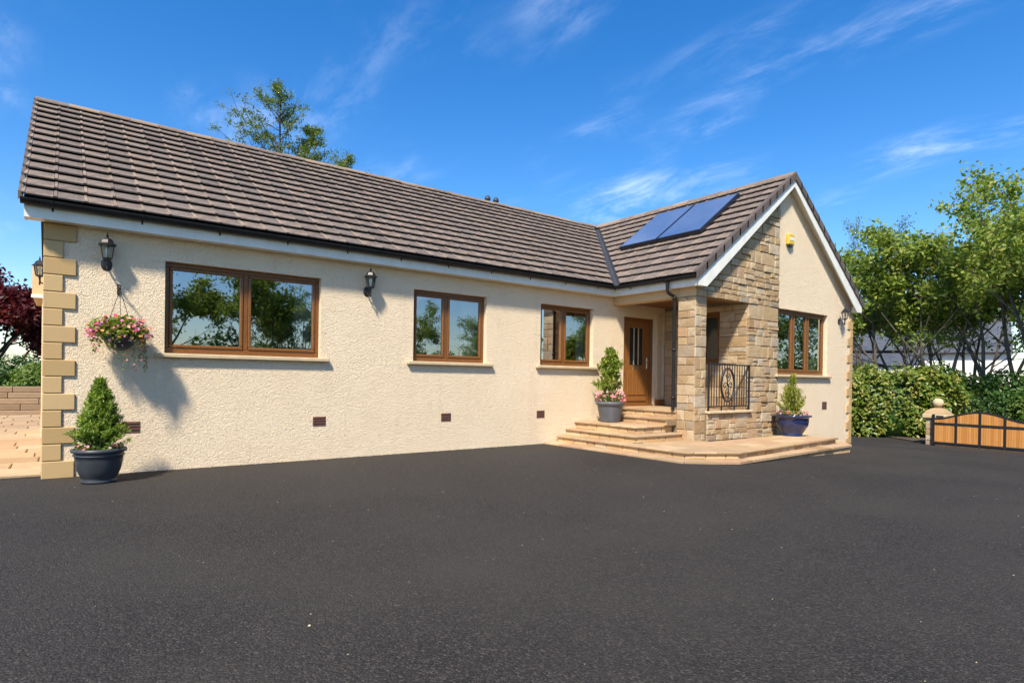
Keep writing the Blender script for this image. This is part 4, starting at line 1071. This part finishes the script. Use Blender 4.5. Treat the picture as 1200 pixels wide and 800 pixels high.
# hanging basket
hb = empty('hanging_basket', (0.747, -0.26, 1.70)); tag(hb, 'hanging basket of mixed pink, orange and red flowers with trailing stems', 'hanging basket')
m = MB(); m.bbox(-0.018, 0.018, 0.245, 0.259, 0.62, 0.76, 0.004); m.tube([(0, 0.245, 0.70), (0, 0.12, 0.73), (0, 0.02, 0.72), (0, -0.01, 0.68), (0, 0.0, 0.66), (0, 0.015, 0.665)], 0.008, 8); m.tube([(0, 0.247, 0.63), (0, 0.13, 0.715)], 0.006, 6); m.build('bracket', 'black_iron', hb)
for j in range(3):
    a = 2.1 * j + 0.5; MB().tube([(0, 0, 0.66), (math.cos(a) * 0.17, math.sin(a) * 0.17, 0.14)], 0.0035, 6).build('chain', 'black_iron', hb)
m = MB(); m.lathe([(0.0, -0.11), (0.06, -0.105), (0.12, -0.07), (0.165, 0.0), (0.185, 0.10), (0.175, 0.10)], 28); m.build('bowl', 'dark_pot', hb)
MB().lathe([(0, 0.10), (0.175, 0.085)], 20).build('compost', 'soil', hb)
rs = np.random.default_rng(5); n = 2400; d = rs.normal(size=(n, 3)); d[:, 2] = np.abs(d[:, 2]) - 0.35; d /= np.linalg.norm(d, axis=1)[:, None]
rad = rs.uniform(0.55, 1.0, n) * (1 + 0.16 * np.sin(d[:, 0] * 6 + d[:, 1] * 5)); c = d * rad[:, None] * np.array([0.31, 0.235, 0.21]) + np.array([0, 0, 0.11]); c = c[c[:, 1] < 0.22]
leaves('foliage', rs, c, 0.055, 0.03, 'leaf_fresh', hb, nrm=np.tile([0, -0.5, 0.8], (len(c), 1)), nb=0.4)
n = 125; d = rs.normal(size=(n, 3)); d[:, 2] = np.abs(d[:, 2]) * 0.9 - 0.3; d[:, 1] = -np.abs(d[:, 1]); d /= np.linalg.norm(d, axis=1)[:, None]
bloom(hb, rs, d * rs.uniform(0.95, 1.14, (n, 1)) * np.array([0.315, 0.24, 0.22]) + np.array([0, 0, 0.11]), 'petal', 0.044)
T = []; TU = []; B = []
for j in range(15):
    a = rs.uniform(3.0, 6.5); x0 = math.cos(a) * 0.27; y0 = math.sin(a) * 0.17; Lt = rs.uniform(0.08, 0.42) if x0 > 0.0 else rs.uniform(0.05, 0.2)
    for s_ in np.arange(0, Lt, 0.018): T.append([x0 * (1 + 0.25 * s_) + rs.normal() * 0.012, y0 + rs.normal() * 0.012, 0.03 - s_]); 
    for s_ in np.arange(0.02, Lt, 0.06): B.append([x0 * (1 + 0.25 * s_) + rs.normal() * 0.02, y0 - 0.01, 0.03 - s_])
T = np.array(T); leaves('trailing_stems', rs, T, 0.036, 0.024, 'leaf_mid', hb)['kind'] = 'stuff'
bloom(hb, rs, np.array(B), 'petal', 0.030, 'trailing_flowers')

# ------------------------------------------------------------------ wall lanterns
def lantern(loc, rz, label, s=1.0):
    L = empty('wall_lantern', loc, rz); tag(L, label, 'wall lamp', 'black carriage lanterns on the house walls'); L.scale = (s, s, s)
    y = -0.145; k = 6
    m = MB(); m.lathe([(0.0, 0.012), (0.05, 0.010), (0.062, 0.0)], 20); 
    m.v = [(q[0], -q[2], q[1] * 1.35 + 0.0) for q in m.v]; m.build('wall_plate', 'black_iron', L)
    m = MB(); m.tube([(0, -0.005, -0.01), (0, -0.05, -0.055), (0, -0.10, -0.07), (0, -0.14, -0.045), (0, y, 0.01), (0, y, 0.045)], [0.013, 0.012, 0.012, 0.013, 0.016, 0.02], 8)
    m.tube([(0, y, -0.04), (0, y, -0.075), (0, y, -0.10)], [0.012, 0.015, 0.006], 8); m.tube([(0, -0.02, 0.03), (0, -0.07, 0.02), (0, -0.085, -0.02), (0, -0.06, -0.04)], 0.006, 6); m.build('arm', 'black_iron', L)
    def hexr(r, z, m_, prof): m_.lathe(prof, k, (0, y, 0), smooth=False)
    m = MB(); m.lathe([(0.0, 0.035), (0.040, 0.04), (0.052, 0.05), (0.058, 0.065), (0.0, 0.066)], k, (0, y, 0), False); m.build('base_cup', 'black_iron', L)
    m = MB()
    for j in range(k):
        t = 2 * math.pi * (j + 0.5) / k; m.tube([(math.cos(t) * 0.055, y + math.sin(t) * 0.055, 0.06), (math.cos(t) * 0.080, y + math.sin(t) * 0.080, 0.222)], 0.006, 5)
    m.build('cage', 'black_iron', L)
    m = MB(); m.lathe([(0.052, 0.062), (0.077, 0.222)], k, (0, y, 0), False); m.build('lantern_glass', 'lamp_glass', L)
    m = MB(); m.lathe([(0.0, 0.222), (0.108, 0.220), (0.110, 0.230), (0.078, 0.250), (0.060, 0.290), (0.036, 0.312), (0.014, 0.318), (0.012, 0.335), (0.018, 0.343), (0.008, 0.355), (0.005, 0.385), (0.0, 0.388)], k, (0, y, 0), False); m.build('lantern_roof', 'black_iron', L)
    m = MB(); m.lathe([(0.0, 0.066), (0.013, 0.067), (0.014, 0.11), (0.026, 0.14), (0.027, 0.17), (0.015, 0.195), (0, 0.20)], 14, (0, y, 0)); m.build('bulb', 'bulb', L)
    return L
lantern((0.615, -0.002, 2.695), 0, 'black carriage lantern on the front wall above the hanging basket')
lantern((4.155, -0.002, 2.695), 0, 'black carriage lantern on the cream wall between two oak windows')
lantern((15.83, YD - 0.002, 2.86), 0, 'black carriage lantern on the gable wall beside the three-light window')
lantern((-0.002, 3.55, 2.86), -math.pi / 2, 'black carriage lantern sticking out past the corner quoins near the red maple', 1.0)

# alarm box
al = empty('alarm_box', (13.33, YD, 4.42)); tag(al, 'yellow alarm box high on the cream gable wall', 'alarm box')
MB().bbox(-0.125, 0.125, -0.085, -0.002, 0.0, 0.25, 0.02).build('casing', 'alarm_yellow', al)
MB().bbox(-0.06, 0.06, -0.075, -0.01, -0.045, -0.001, 0.01).build('strobe', 'dark_metal', al)
MB().bbox(-0.09, 0.09, -0.089, -0.0855, 0.10, 0.17, 0.001).build('front_label', 'white_board', al)

# solar panels on the wing roof
def solar(y0, y1, label):
    fr = slope_frame((11.14, y0, zl(11.14) + 0.16), (0, -1, 0), (1, 0, TW)); w = y0 - y1; L = (12.59 - 11.14) * math.hypot(1, TW)
    root = empty('solar_panel', (11.14, y0, zl(11.14))); tag(root, label, 'solar panel', 'solar panels on the porch roof'); root.matrix_basis = fr
    m = MB(); m.bbox(0, w, 0, L, -0.105, 0.0, 0.006); m.build('panel_frame', 'dark_metal', root)
    m = MB(); m.add([(0.03, 0.03, 0.002), (w - 0.03, 0.03, 0.002), (w - 0.03, L - 0.03, 0.002), (0.03, L - 0.03, 0.002)], [(0, 1, 2, 3)]); m.build('collector_glass', 'solar_cell', root)
    m = MB()
    for v in (0.25, L - 0.25): m.box(0.02, w - 0.02, v - 0.02, v + 0.02, -0.15, -0.1055)
    m.build('mounting_rail', 'chrome', root)
    return root
solar(0.97, -0.175, 'blue solar panel on the brown tiled roof, next to the valley')
solar(-0.20, -1.385, 'blue solar panel on the brown tiled roof, nearer the gable edge')

# porch railing
ra = empty('porch_railing', (10.33, YD - 0.045, 0.722)); tag(ra, 'black wrought iron railing with oval scroll medallion on the low stone wall', 'railing')
W_ = 1.44; H_ = 0.945
MB().bbox(0, W_, -0.02, 0.02, H_ - 0.03, H_, 0.004).build('top_rail', 'black_iron', ra); MB().bbox(0, W_, -0.014, 0.014, 0.075, 0.10, 0.004).build('bottom_rail', 'black_iron', ra)
for x in (0.012, W_ - 0.012): MB().bbox(x - 0.016, x + 0.016, -0.016, 0.016, 0.0, H_ - 0.0305, 0.003).build('post', 'black_iron', ra)
for x in (0.45, 0.9): MB().bbox(x - 0.012, x + 0.012, -0.012, 0.012, 0.0, 0.0745, 0.003).build('foot', 'black_iron', ra)
CXm, CZm, RA, RB = 0.66, 0.52, 0.235, 0.335
for i in range(15):
    x = 0.105 + i * 0.088
    if x > W_ - 0.06: break
    dx = (x - CXm) / RA
    if abs(dx) < 0.98:
        hz = RB * math.sqrt(1 - dx * dx); m = MB(); m.bbox(x - 0.0075, x + 0.0075, -0.0075, 0.0075, 0.1005, CZm - hz, 0.002); m.bbox(x - 0.0075, x + 0.0075, -0.0075, 0.0075, CZm + hz, H_ - 0.0305, 0.002)
    else: m = MB(); m.bbox(x - 0.0075, x + 0.0075, -0.0075, 0.0075, 0.1005, H_ - 0.0305, 0.002)
    m.build('baluster', 'black_iron', ra)
m = MB()
def ell(a, b, r, cx=0, cz=0, t0=0, t1=2 * math.pi, n=36): m.tube([(CXm + cx + a * math.cos(t0 + (t1 - t0) * i / n), 0, CZm + cz + b * math.sin(t0 + (t1 - t0) * i / n)) for i in range(n + 1)], r, 6)
ell(RA, RB, 0.017); ell(RA - 0.035, RB - 0.04, 0.007)
def spiral(cx, cz, r, turns, ph, sg):
    m.tube([(CXm + cx + r * (1 - 0.85 * i / 30) * math.cos(ph + sg * turns * 6.283 * i / 30), 0, CZm + cz + r * (1 - 0.85 * i / 30) * math.sin(ph + sg * turns * 6.283 * i / 30)) for i in range(31)], 0.010, 6)
spiral(0.0, 0.17, 0.095, 1.4, -1.57, 1); spiral(0.0, -0.17, 0.095, 1.4, 1.57, 1); spiral(-0.09, -0.02, 0.075, 1.2, 0.0, 1); spiral(0.09, 0.02, 0.075, 1.2, 3.14, 1)
m.tube([(CXm + 0.03 * math.sin(i / 20 * 6.283), 0, CZm - RB + 2 * RB * i / 20) for i in range(21)], 0.010, 6)
m.build('medallion', 'black_iron', ra)

# ------------------------------------------------------------------ driveway gate
gp = P(1099, 521, z=-0.48)
pr = empty('gate_pillar', (float(gp[0]) + 0.12, float(gp[1]) + 0.05, -0.50)); tag(pr, 'squat stone gate pillar with stepped cap and ball finial', 'gate pillar')
MB().box(-0.225, 0.225, -0.225, 0.225, 0.0, 0.80).build('core', 'mortar', pr)
rg = random.Random(2)
for (O, U, N) in (((0, -0.225, 0), (1, 0, 0), (0, -1, 0)), ((-0.225, 0, 0), (0, -1, 0), (-1, 0, 0)), ((0, 0.225, 0), (-1, 0, 0), (0, 1, 0)), ((0.225, 0, 0), (0, 1, 0), (1, 0, 0))):
    stone_field('stone', frame(O, U, (0, 0, 1), N), 0.0, 0.80, lambda v: [(-0.235, 0.235)], pr, 'stone', rg, h=(0.12, 0.2), w=(0.18, 0.3), split=0.0, depth=(0.012, 0.02))
m = MB(); m.bbox(-0.31, 0.31, -0.31, 0.31, 0.81, 0.93, 0.015); m.build('cap_slab', 'sill_stone', pr)
m = MB(); k = 4
m.lathe([(0.40, 0.931), (0.40, 0.95), (0.30, 1.04), (0.16, 1.10), (0.10, 1.115), (0.07, 1.125), (0.0, 1.126)], 4, smooth=False); m.build('cap', 'stone', pr)
m = MB(); m.lathe([(0.0, 1.10), (0.06, 1.115)] + [(0.145 * math.sin(math.pi * i / 14), 1.26 - 0.145 * math.cos(math.pi * i / 14)) for i in range(1, 15)], 24); m.build('ball_finial', 'sill_stone', pr)
MB().bbox(-0.3145, -0.3105, -0.24, -0.05, 0.84, 0.90, 0.001).build('name_plate', 'plaque', pr)
GX0 = float(gp[0]) - 0.20
ya = float(P(1093.5, 520, x=GX0)[1]); yb = float(P(1148, 520, x=GX0)[1]); GH = ya - yb
def gate_leaf(y_start, label):
    g = empty('driveway_gate', (GX0, y_start, -0.47), -math.pi / 2); tag(g, label, 'gate')
    Wg = 2 * GH; top = lambda u: 0.80 + 0.235 * (0.5 - 0.5 * math.cos(2 * math.pi * u / Wg))
    N = 40; vs = [];
    for i in range(N + 1):
        u = Wg * i / N
        for (dy, dz) in ((-0.02, -0.045), (0.02, -0.045), (0.02, 0.0), (-0.02, 0.0)): vs.append((u, dy, top(u) + dz))
    fs = [(4 * i + j, 4 * i + (j + 1) % 4, 4 * i + 4 + (j + 1) % 4, 4 * i + 4 + j) for i in range(N) for j in range(4)]
    MB().add(vs, fs).build('top_rail', 'black_iron', g)
    for z in (0.05, 0.60): MB().bbox(0.03, Wg - 0.03, -0.024, 0.024, z, z + (0.05 if z < 0.1 else 0.065), 0.004).build('rail', 'black_iron', g)
    for i in range(5):
        u = Wg * i / 4; w_ = 0.035 if i in (0, 4) else 0.026
        MB().bbox(u - w_, u + w_, -0.03, 0.03, 0.02, top(u) + (0.10 if i in (0, 4) else 0.012), 0.004).build('stile', 'black_iron', g)
    nb = 9
    for i in range(4):
        for (lo, hi) in ((0.105, None), (0.67, 1)):
            m = MB(); u0, u1 = Wg * i / 4 + 0.03, Wg * (i + 1) / 4 - 0.03; bw = (u1 - u0) / nb
            for j in range(nb):
                a, b = u0 + j * bw + 0.002, u0 + (j + 1) * bw - 0.002
                za, zb = (0.595, 0.595) if hi is None else (top(a) - 0.047, top(b) - 0.047)
                m.prism([(a, lo), (b, lo), (b, zb), (a, za)], -0.010, 0.010, 'y')
            o = m.build('board_infill', 'gate_wood', g); o['kind'] = 'stuff'
    for i in range(7):
        u = Wg * (0.26 + 0.08 * i); h = 0.16 + 0.16 * (1 - abs(i - 3) / 3.0)
        m = MB(); m.tube([(u, 0, top(u) - 0.002), (u, 0, top(u) + h), (u, 0, top(u) + h + 0.03), (u, 0, top(u) + h + 0.10)], [0.006, 0.006, 0.016, 0.001], 6); m.build('spear_finial', 'black_iron', g)
gate_leaf(ya, 'arched black iron gate with orange timber boards, hung on the ball-topped pillar')
gate_leaf(ya - 2 * GH - 0.10, 'far leaf of the timber boarded gate, away from the ball-topped pillar')

# ------------------------------------------------------------------ right-hand planting
def T(u, dep, z=-0.5):
    q = CAM + dep * (CF + CR * (u - 600) / FPX); return (float(q[0]), float(q[1]), z)
def hedge(name, loc, rz, r, seed, n, leaf, mat, label):
    root = empty(name, loc, rz); tag(root, label, 'hedge')
    rs = np.random.default_rng(seed); d = rs.normal(size=(n, 3)); d[:, 2] = np.abs(d[:, 2]); d = np.sign(d) * np.abs(d) ** 0.62; d /= np.max(np.abs(d) ** 1.0, axis=1)[:, None] ** 0.75 * np.linalg.norm(d, axis=1)[:, None] ** 0.25
    lum = 0.06 * np.sin(d[:, 0] * 7 + 1) * np.sin(d[:, 1] * 6 + d[:, 2] * 8) + 0.05 * np.sin(d[:, 0] * 15 + d[:, 2] * 13)
    c = d * ((1 + lum) * (0.80 + 0.20 * rs.random(n) ** 0.6))[:, None] * np.array(r) + rs.normal(size=(n, 3)) * 0.05; c[:, 2] = np.maximum(c[:, 2], 0.06)
    leaves('foliage', rs, c, leaf[0], leaf[1], mat, root, nrm=d + np.array([0, 0, 0.5]), nb=0.5)
    q = 9; vs = []
    m = MB(); m.lathe([(0.0, 0.0), (0.72, 0.02), (0.74, 0.4), (0.68, 0.66), (0.45, 0.76), (0, 0.78)], 20); m.v = [(a * r[0], b * r[1], c_ * r[2]) for a, b, c_ in m.v]; m.build('dark_core', 'leaf_dark', root)  # solid dark blob filling the hedge, its inner shade put into the colour
    return root
lat = -(YAW + math.atan(445 / 700.0))
hedge('laurel_hedge', T(1040, 20.9), lat + 0.25, (2.15, 1.15, 2.36), 7, 17000, (0.15, 0.075), 'leaf_laurel', 'big rounded laurel hedge with yellow-green tips between the house and the gate pillar')

vis = []
U3 = lambda a, l: Vector((math.cos(a) * l, math.sin(a) * l, 1.0))
def stems(rg, n, H, lean, r):
    return [((0.12 * math.cos(6.28 * i / n), 0.12 * math.sin(6.28 * i / n), 0), U3(6.28 * i / n + rg.uniform(-.5, .5), lean * rg.uniform(0.5, 1.2)), H * rg.uniform(0.72, 0.9), r * rg.uniform(0.8, 1.1)) for i in range(n)]
rt = random.Random(77)
tdat = [(1036, 26.5, 6.9, 4, 0.30, 41, 'leaf_spring', 'bushy yellow-green tree just behind the laurel hedge', 13),
        (1092, 25.0, 7.9, 4, 0.34, 44, 'leaf_spring', 'multi-stemmed yellow-green tree behind the gate pillar', 13),
        (1136, 29.0, 8.0, 4, 0.32, 43, 'leaf_mid', 'mid green tree in front of the slate-roofed houses', 13),
        (1163, 23.2, 8.6, 3, 0.22, 46, 'leaf_spring', 'pale-trunked leafy tree rising behind the middle of the gate', 13),
        (1212, 21.5, 10.0, 4, 0.26, 45, 'leaf_spring', 'tallest leafy tree, standing behind the far side of the gate', 13)]
for (u, dep, H, ns, lean, sd, mt, lab, per) in tdat:
    vis.append(tree('broadleaf_tree', T(u, dep), sd, stems(rt, ns, H, lean, 0.085), lab, levels=3, per=per, sig=0.20, leaf=(0.19, 0.11), mat=mt, kids=(3, 5), start=0.28, trop=0.07, zmin=5.0, angle=(28, 58), ratio=(0.42, 0.62), group='trees beyond the gate'))
tree('bare_tree', T(1000, 33), 52, stems(rt, 2, 10.6, 0.10, 0.10), 'tall thinly leaved tree with bare twigs behind the gable edge', levels=3, per=1.6, sig=0.12, leaf=(0.10, 0.06), mat='leaf_mid', kids=(4, 5), start=0.5, trop=0.10, angle=(22, 45), ratio=(0.35, 0.5), group='trees beyond the gate')
for i, (u, dep, r, sd, mt, lab) in enumerate([
        (1108, 22.6, (1.6, 1.3, 2.0), 61, 'leaf_dark', 'dark green shrub directly behind the gate pillar'),
        (1150, 22.4, (1.7, 1.3, 2.05), 62, 'leaf_mid', 'mid green shrub behind the peak of the gate'),
        (1190, 21.4, (1.7, 1.3, 2.1), 63, 'leaf_dark', 'dark green shrub behind the dipping end of the gate'),
        (1232, 20.6, (1.7, 1.3, 2.1), 64, 'leaf_mid', 'mid green shrub beyond the joint of the two gate leaves'),
        (1075, 24.5, (1.5, 1.2, 2.0), 65, 'leaf_dark', 'dark shrub filling the gap behind the laurel hedge')]):
    shrub('shrub', T(u, dep), r, sd, 5200, (0.16, 0.085), mt, lab, group='shrubs beyond the gate')

# ------------------------------------------------------------------ neighbouring houses
def uv_roof(m_obj, fr_inv, sc=1.0):
    me = m_obj.data; uv = me.uv_layers.new(name='UVMap')
    for p in me.polygons:
        n = p.normal; t = Vector((0, 0, 1)).cross(n)
        t = t.normalized() if t.length > 1e-3 else Vector((1, 0, 0)); b = n.cross(t)
        for li in p.loop_indices:
            c = me.vertices[me.loops[li].vertex_index].co; uv.data[li].uv = (c.dot(t), c.dot(b))
def neighbour(u, dep, L, D, ze, zr, label, ch=None, porch=False, wins=()):
    o = T(u, dep, -0.6); ang = -(YAW + math.atan((u - 600) / 700.0))
    h = empty('slate_house', o, ang); tag(h, label, 'house', 'slate-roofed houses beyond the trees')
    z0 = 0.0; ze += 0.6; zr += 0.6
    m = MB(); m.box(-L / 2, L / 2, 0, D, z0, ze); m.prism([(0, ze + .001), (D, ze + .001), (D / 2, zr - 0.1)], -L / 2, -L / 2 + 0.25, 'x'); m.prism([(0, ze + .001), (D, ze + .001), (D / 2, zr - 0.1)], L / 2 - 0.25, L / 2, 'x'); m.build('wall', 'white_wall', h)
    m = MB(); t = (zr - ze) / (D / 2)
    for sg in (0, 1):
        f = (lambda y: y) if sg == 0 else (lambda y: D - y)
        slab(m, [(-L / 2 - 0.15, f(-0.3), ze - 0.3 * t + 0.06), (L / 2 + 0.15, f(-0.3), ze - 0.3 * t + 0.06), (L / 2 + 0.15, f(D / 2), zr + 0.06), (-L / 2 - 0.15, f(D / 2), zr + 0.06)], 0.10)
    r_ = m.build('roof', 'slate', h); uv_roof(r_, None)
    MB().tube([(-L / 2 - 0.15, -0.36, ze - 0.3 * t + 0.02), (L / 2 + 0.15, -0.36, ze - 0.3 * t + 0.02)], 0.06, 8).build('gutter', 'black_plastic', h)
    if ch is not None:
        c = MB().bbox(ch - 0.35, ch + 0.35, D / 2 - 0.35, D / 2 + 0.35, zr - 0.5, zr + 1.0, 0.03).build('chimney', 'chimney', h)
        for dx in (-0.15, 0.15): MB().lathe([(0.0, 0.0), (0.10, 0.0), (0.085, 0.3), (0.0, 0.3)], 12, (ch + dx, D / 2, zr + 1.0)).build('chimney_pot', 'chimney', c)
    if porch:
        m = MB(); slab(m, [(-L / 2, -2.2, ze - 1.15), (L / 2 + 0.5, -2.2, ze - 1.15), (L / 2 + 0.5, -0.01, ze - 0.22), (-L / 2, -0.01, ze - 0.22)], 0.1); r_ = m.build('lean_to_roof', 'slate', h); uv_roof(r_, None)
        MB().box(-L / 2, L / 2 + 0.4, -2.0, -0.01, 0, ze - 1.35).build('lean_to_wall', 'white_wall', h)
    for (x, z, w_, hh, y) in wins:
        w = MB().bbox(x, x + w_, y - 0.05, y - 0.005, z + 0.6, z + 0.6 + hh, 0.01).build('window', 'white_board', h)
        MB().box(x + 0.08, x + w_ - 0.08, y - 0.062, y - 0.0505, z + 0.68, z + 0.6 + hh - 0.08).build('pane', 'plaque', w)
    return h
neighbour(1010, 42, 6.0, 7.0, 3.75, 6.1, 'white neighbouring house with slate roof, lean-to and cream chimney stack', ch=0.75, porch=True, wins=((-2, 0.6, 1.2, 1.1, -2.0), (0.6, 0.6, 1.2, 1.1, -2.0)))
neighbour(1110, 47, 7.6, 7.5, 4.0, 7.2, 'longer white neighbouring house with plain slate roof and bright gable end', wins=((-2.6, 0.5, 1.2, 1.2, 0), (0.2, 0.5, 1.2, 1.2, 0), (2.2, 0.5, 1.0, 1.2, 0)))

# ------------------------------------------------------------------ garden past the left corner
lb = MB().box(-12, 30, 13.2, 60, -0.3, 0.84).build('lawn_bank', 'grass'); lb['kind'] = 'structure'
rw = empty('retaining_wall', (-2.5, 13.0, 0.0)); tag(rw, 'low retaining wall of weathered timber sleepers behind the patio', 'garden wall')
rg = random.Random(12)
for i in range(5):
    x = -2.6 - rg.uniform(0, 1.0)
    while x < 2.4:
        L = rg.uniform(2.0, 3.2); e = min(x + L - 0.01, 2.49)
        MB().bbox(max(x, -2.5), e, -0.05 + i * 0.012, 0.19, i * 0.172 + 0.004, i * 0.172 + 0.168, 0.014).build('sleeper', 'sleeper', rw); x += L
tree('japanese_maple', (-2.3, 17.3, 0.84), 71, [((0, 0, 0), (0.25, -0.1, 1), 3.1, 0.10), ((0.1, 0, 0), (-0.35, 0.1, 1), 3.0, 0.09), ((0, 0.1, 0), (0.6, 0.3, 1), 2.9, 0.08), ((0, 0, 0), (0.75, -0.45, 1), 2.9, 0.07)], 'dark red maple above the sleeper retaining wall', levels=3, per=26, sig=0.22, leaf=(0.15, 0.095), mat='leaf_maple', bark='dark_bark', kids=(3, 5), start=0.3, trop=0.03, angle=(30, 65), ratio=(0.45, 0.65), zmin=0.9, nb=0.45)
tree('japanese_maple', (-4.6, 16.6, 0.84), 72, [((0, 0, 0), (0.2, 0.1, 1), 3.3, 0.10), ((0.1, 0, 0), (-0.35, 0.1, 1), 3.2, 0.09), ((0, 0.1, 0), (0.3, -0.5, 1), 2.9, 0.08)], 'second red maple further along the retaining wall, away from the house', levels=3, per=20, sig=0.24, leaf=(0.16, 0.10), mat='leaf_maple', bark='dark_bark', kids=(3, 4), start=0.3, trop=0.03, angle=(30, 65), zmin=0.9, nb=0.45)
shrub('garden_shrub', (-0.45, 14.6, 0.84), (0.7, 0.6, 0.62), 81, 2200, (0.10, 0.055), 'leaf_mid', 'small green shrub on the bank against the house corner')
shrub('garden_shrub', (-1.75, 15.2, 0.84), (0.8, 0.6, 0.50), 82, 2200, (0.10, 0.055), 'leaf_dark', 'low dark shrub beneath the red maple')
shrub('garden_shrub', (-3.6, 15.6, 0.84), (1.0, 0.7, 0.7), 83, 2200, (0.10, 0.055), 'leaf_dark', 'dark shrub between the two red maples')
for i, (x, y) in enumerate(((-1.5, 25), (-5.0, 26), (2.0, 26))):
    shrub('background_shrub', (x, y, 0.84), (2.0, 1.0, 0.95 + 0.1 * i), 84 + i, 2600, (0.16, 0.09), 'leaf_dark', ('far dark hedge bush behind the red maples', 'far dark hedge bush at the open side of the garden', 'far dark hedge bush behind the house')[i])
# larch behind the ridge
lr = empty('larch_tree', (6.85, 15.0, 0.0)); tag(lr, 'airy bright green larch rising behind the roof ridge', 'tree')
rg = random.Random(8); rs = np.random.default_rng(8); sg = []; C = []
def leader(x, y, z0, top, lean, r, spread, n, tmin=0.5):
    b = Vector((x, y, z0)); e = Vector((x + lean, y, top)); sg.append((b, e, r, 0.012))
    for i in range(n):
        t = tmin + (0.99 - tmin) * (i + rg.random()) / n; p = b + (e - b) * t; L = min(2.7, (1.02 - t) * spread) * rg.uniform(0.55, 1.2) + 0.12; a = rg.uniform(0, 6.28); el = math.radians(rg.uniform(28, 55)); q = p
        d = Vector((math.cos(a) * math.cos(el), math.sin(a) * math.cos(el), math.sin(el)))
        for k in range(5):
            d = (d + Vector((rg.gauss(0, .1), rg.gauss(0, .1), rg.gauss(0.02, .08)))).normalized(); q2 = q + d * L / 5; sg.append((q, q2, 0.022 * (1 - k / 6), 0.022 * (1 - (k + 1) / 6)))
            if k:
                m_ = rs.poisson(26 * rs.uniform(0.1, 1.8)); C.append(np.array(q2) + rs.normal(size=(m_, 3)) * np.array([0.12, 0.12, 0.06]))
                if rg.random() < 0.8:
                    w = (d + Vector((rg.gauss(0, .7), rg.gauss(0, .7), rg.gauss(0, .4)))).normalized() * rg.uniform(0.2, 0.5) * L / 1.6; sg.append((q2, q2 + w, 0.008, 0.003)); m_ = rs.poisson(18); C.append(np.array(q2 + w * 0.8) + rs.normal(size=(m_, 3)) * np.array([0.10, 0.10, 0.06]))
            q = q2
leader(0, 0, 0, 12.4, 0.05, 0.17, 9.0, 34, 0.62)
leader(0.2, 0.3, 6.0, 11.4, 1.30, 0.09, 3.6, 22)
leader(0.3, -0.2, 7.0, 10.3, 2.5, 0.07, 2.4, 16, 0.4)
leader(0.6, 0.2, 7.5, 9.9, 3.2, 0.05, 1.9, 12, 0.4)
link('trunk', tubes_mesh('trunk', sg), 'dark_bark', lr)
leaves('crown', rs, np.concatenate(C), 0.12, 0.04, 'larch', lr)

# ------------------------------------------------------------------ planting across the driveway, mirrored in the windows
def copy_tree(o, loc, rz, sc, label, group):
    c = o.copy(); col.objects.link(c); c.location = loc; c.rotation_euler = (0, 0, rz); c.scale = (sc, sc, sc); c['label'] = label; c['group'] = group
    for ch in o.children:
        k = ch.copy(); col.objects.link(k); k.parent = c
    return c
rg = random.Random(23)
for i, (x, y, sc) in enumerate(((3.2, -23, 0.95), (7.6, -21.5, 0.80), (10.5, -24.5, 0.70), (17.0, -24, 0.66), (23, -22, 0.62), (29, -19, 0.8), (33, -14, 0.85), (30.5, -9.5, 0.95), (36, -6, 0.9))):
    copy_tree(vis[i % 5], (x, y, ground_z(x) - 0.03), rg.uniform(0, 6.28), sc, 'leafy tree across the driveway, seen mirrored in the window panes', 'trees across the driveway')
sh0 = bpy.data.objects['shrub']; sh1 = bpy.data.objects['shrub.001']
for i in range(13):
    x = -3 + i * 2.9; copy_tree(sh0 if i % 2 else sh1, (x, -19.3 - 0.8 * math.sin(i * 1.7), ground_z(x) - 0.03), rg.uniform(0, 6.28), 1.2 + 0.15 * math.sin(i * 2.3), 'green boundary shrub across the driveway, seen mirrored in the window panes', 'shrubs across the driveway')
for i in range(6):
    copy_tree(sh0 if i % 2 else sh1, (27.5 + 1.2 * i, -7.0 - 2.6 * i, -0.5), rg.uniform(0, 6.28), 1.35, 'green boundary shrub across the driveway, seen mirrored in the window panes', 'shrubs across the driveway')

# loose grit and fallen bits along the foot of the wall and on the driveway
rs = np.random.default_rng(90); V = []; F = []
def pebble(p, sz):
    b = len(V); q = rs.normal(size=(6, 3)) * 0.25 + np.array([[1, 0, 0], [-1, 0, 0], [0, 1, 0], [0, -1, 0], [0, 0, 1], [0, 0, -0.5]])
    for w in q: V.append(np.array(p) + w * sz * np.array([1, 1, 0.6]))
    for f in ((0, 2, 4), (2, 1, 4), (1, 3, 4), (3, 0, 4), (2, 0, 5), (1, 2, 5), (3, 1, 5), (0, 3, 5)): F.append(tuple(b + i for i in f))
for i in range(420):
    x = rs.uniform(0.35, 8.0); pebble((x, -abs(rs.normal()) * 0.035 - 0.008, 0.003), rs.uniform(0.003, 0.011))
for i in range(260): pebble((rs.uniform(-3, 12), rs.uniform(-8.6, -0.3), 0.002), rs.uniform(0.002, 0.006))
pebble(P(362, 733, z=0.004), 0.012)
o = link('loose_grit', np_mesh('loose_grit', np.array(V), np.array(F)), 'chimney'); tag(o, 'pale loose grit scattered along the wall foot and over the tarmac', 'grit', None, 'stuff')
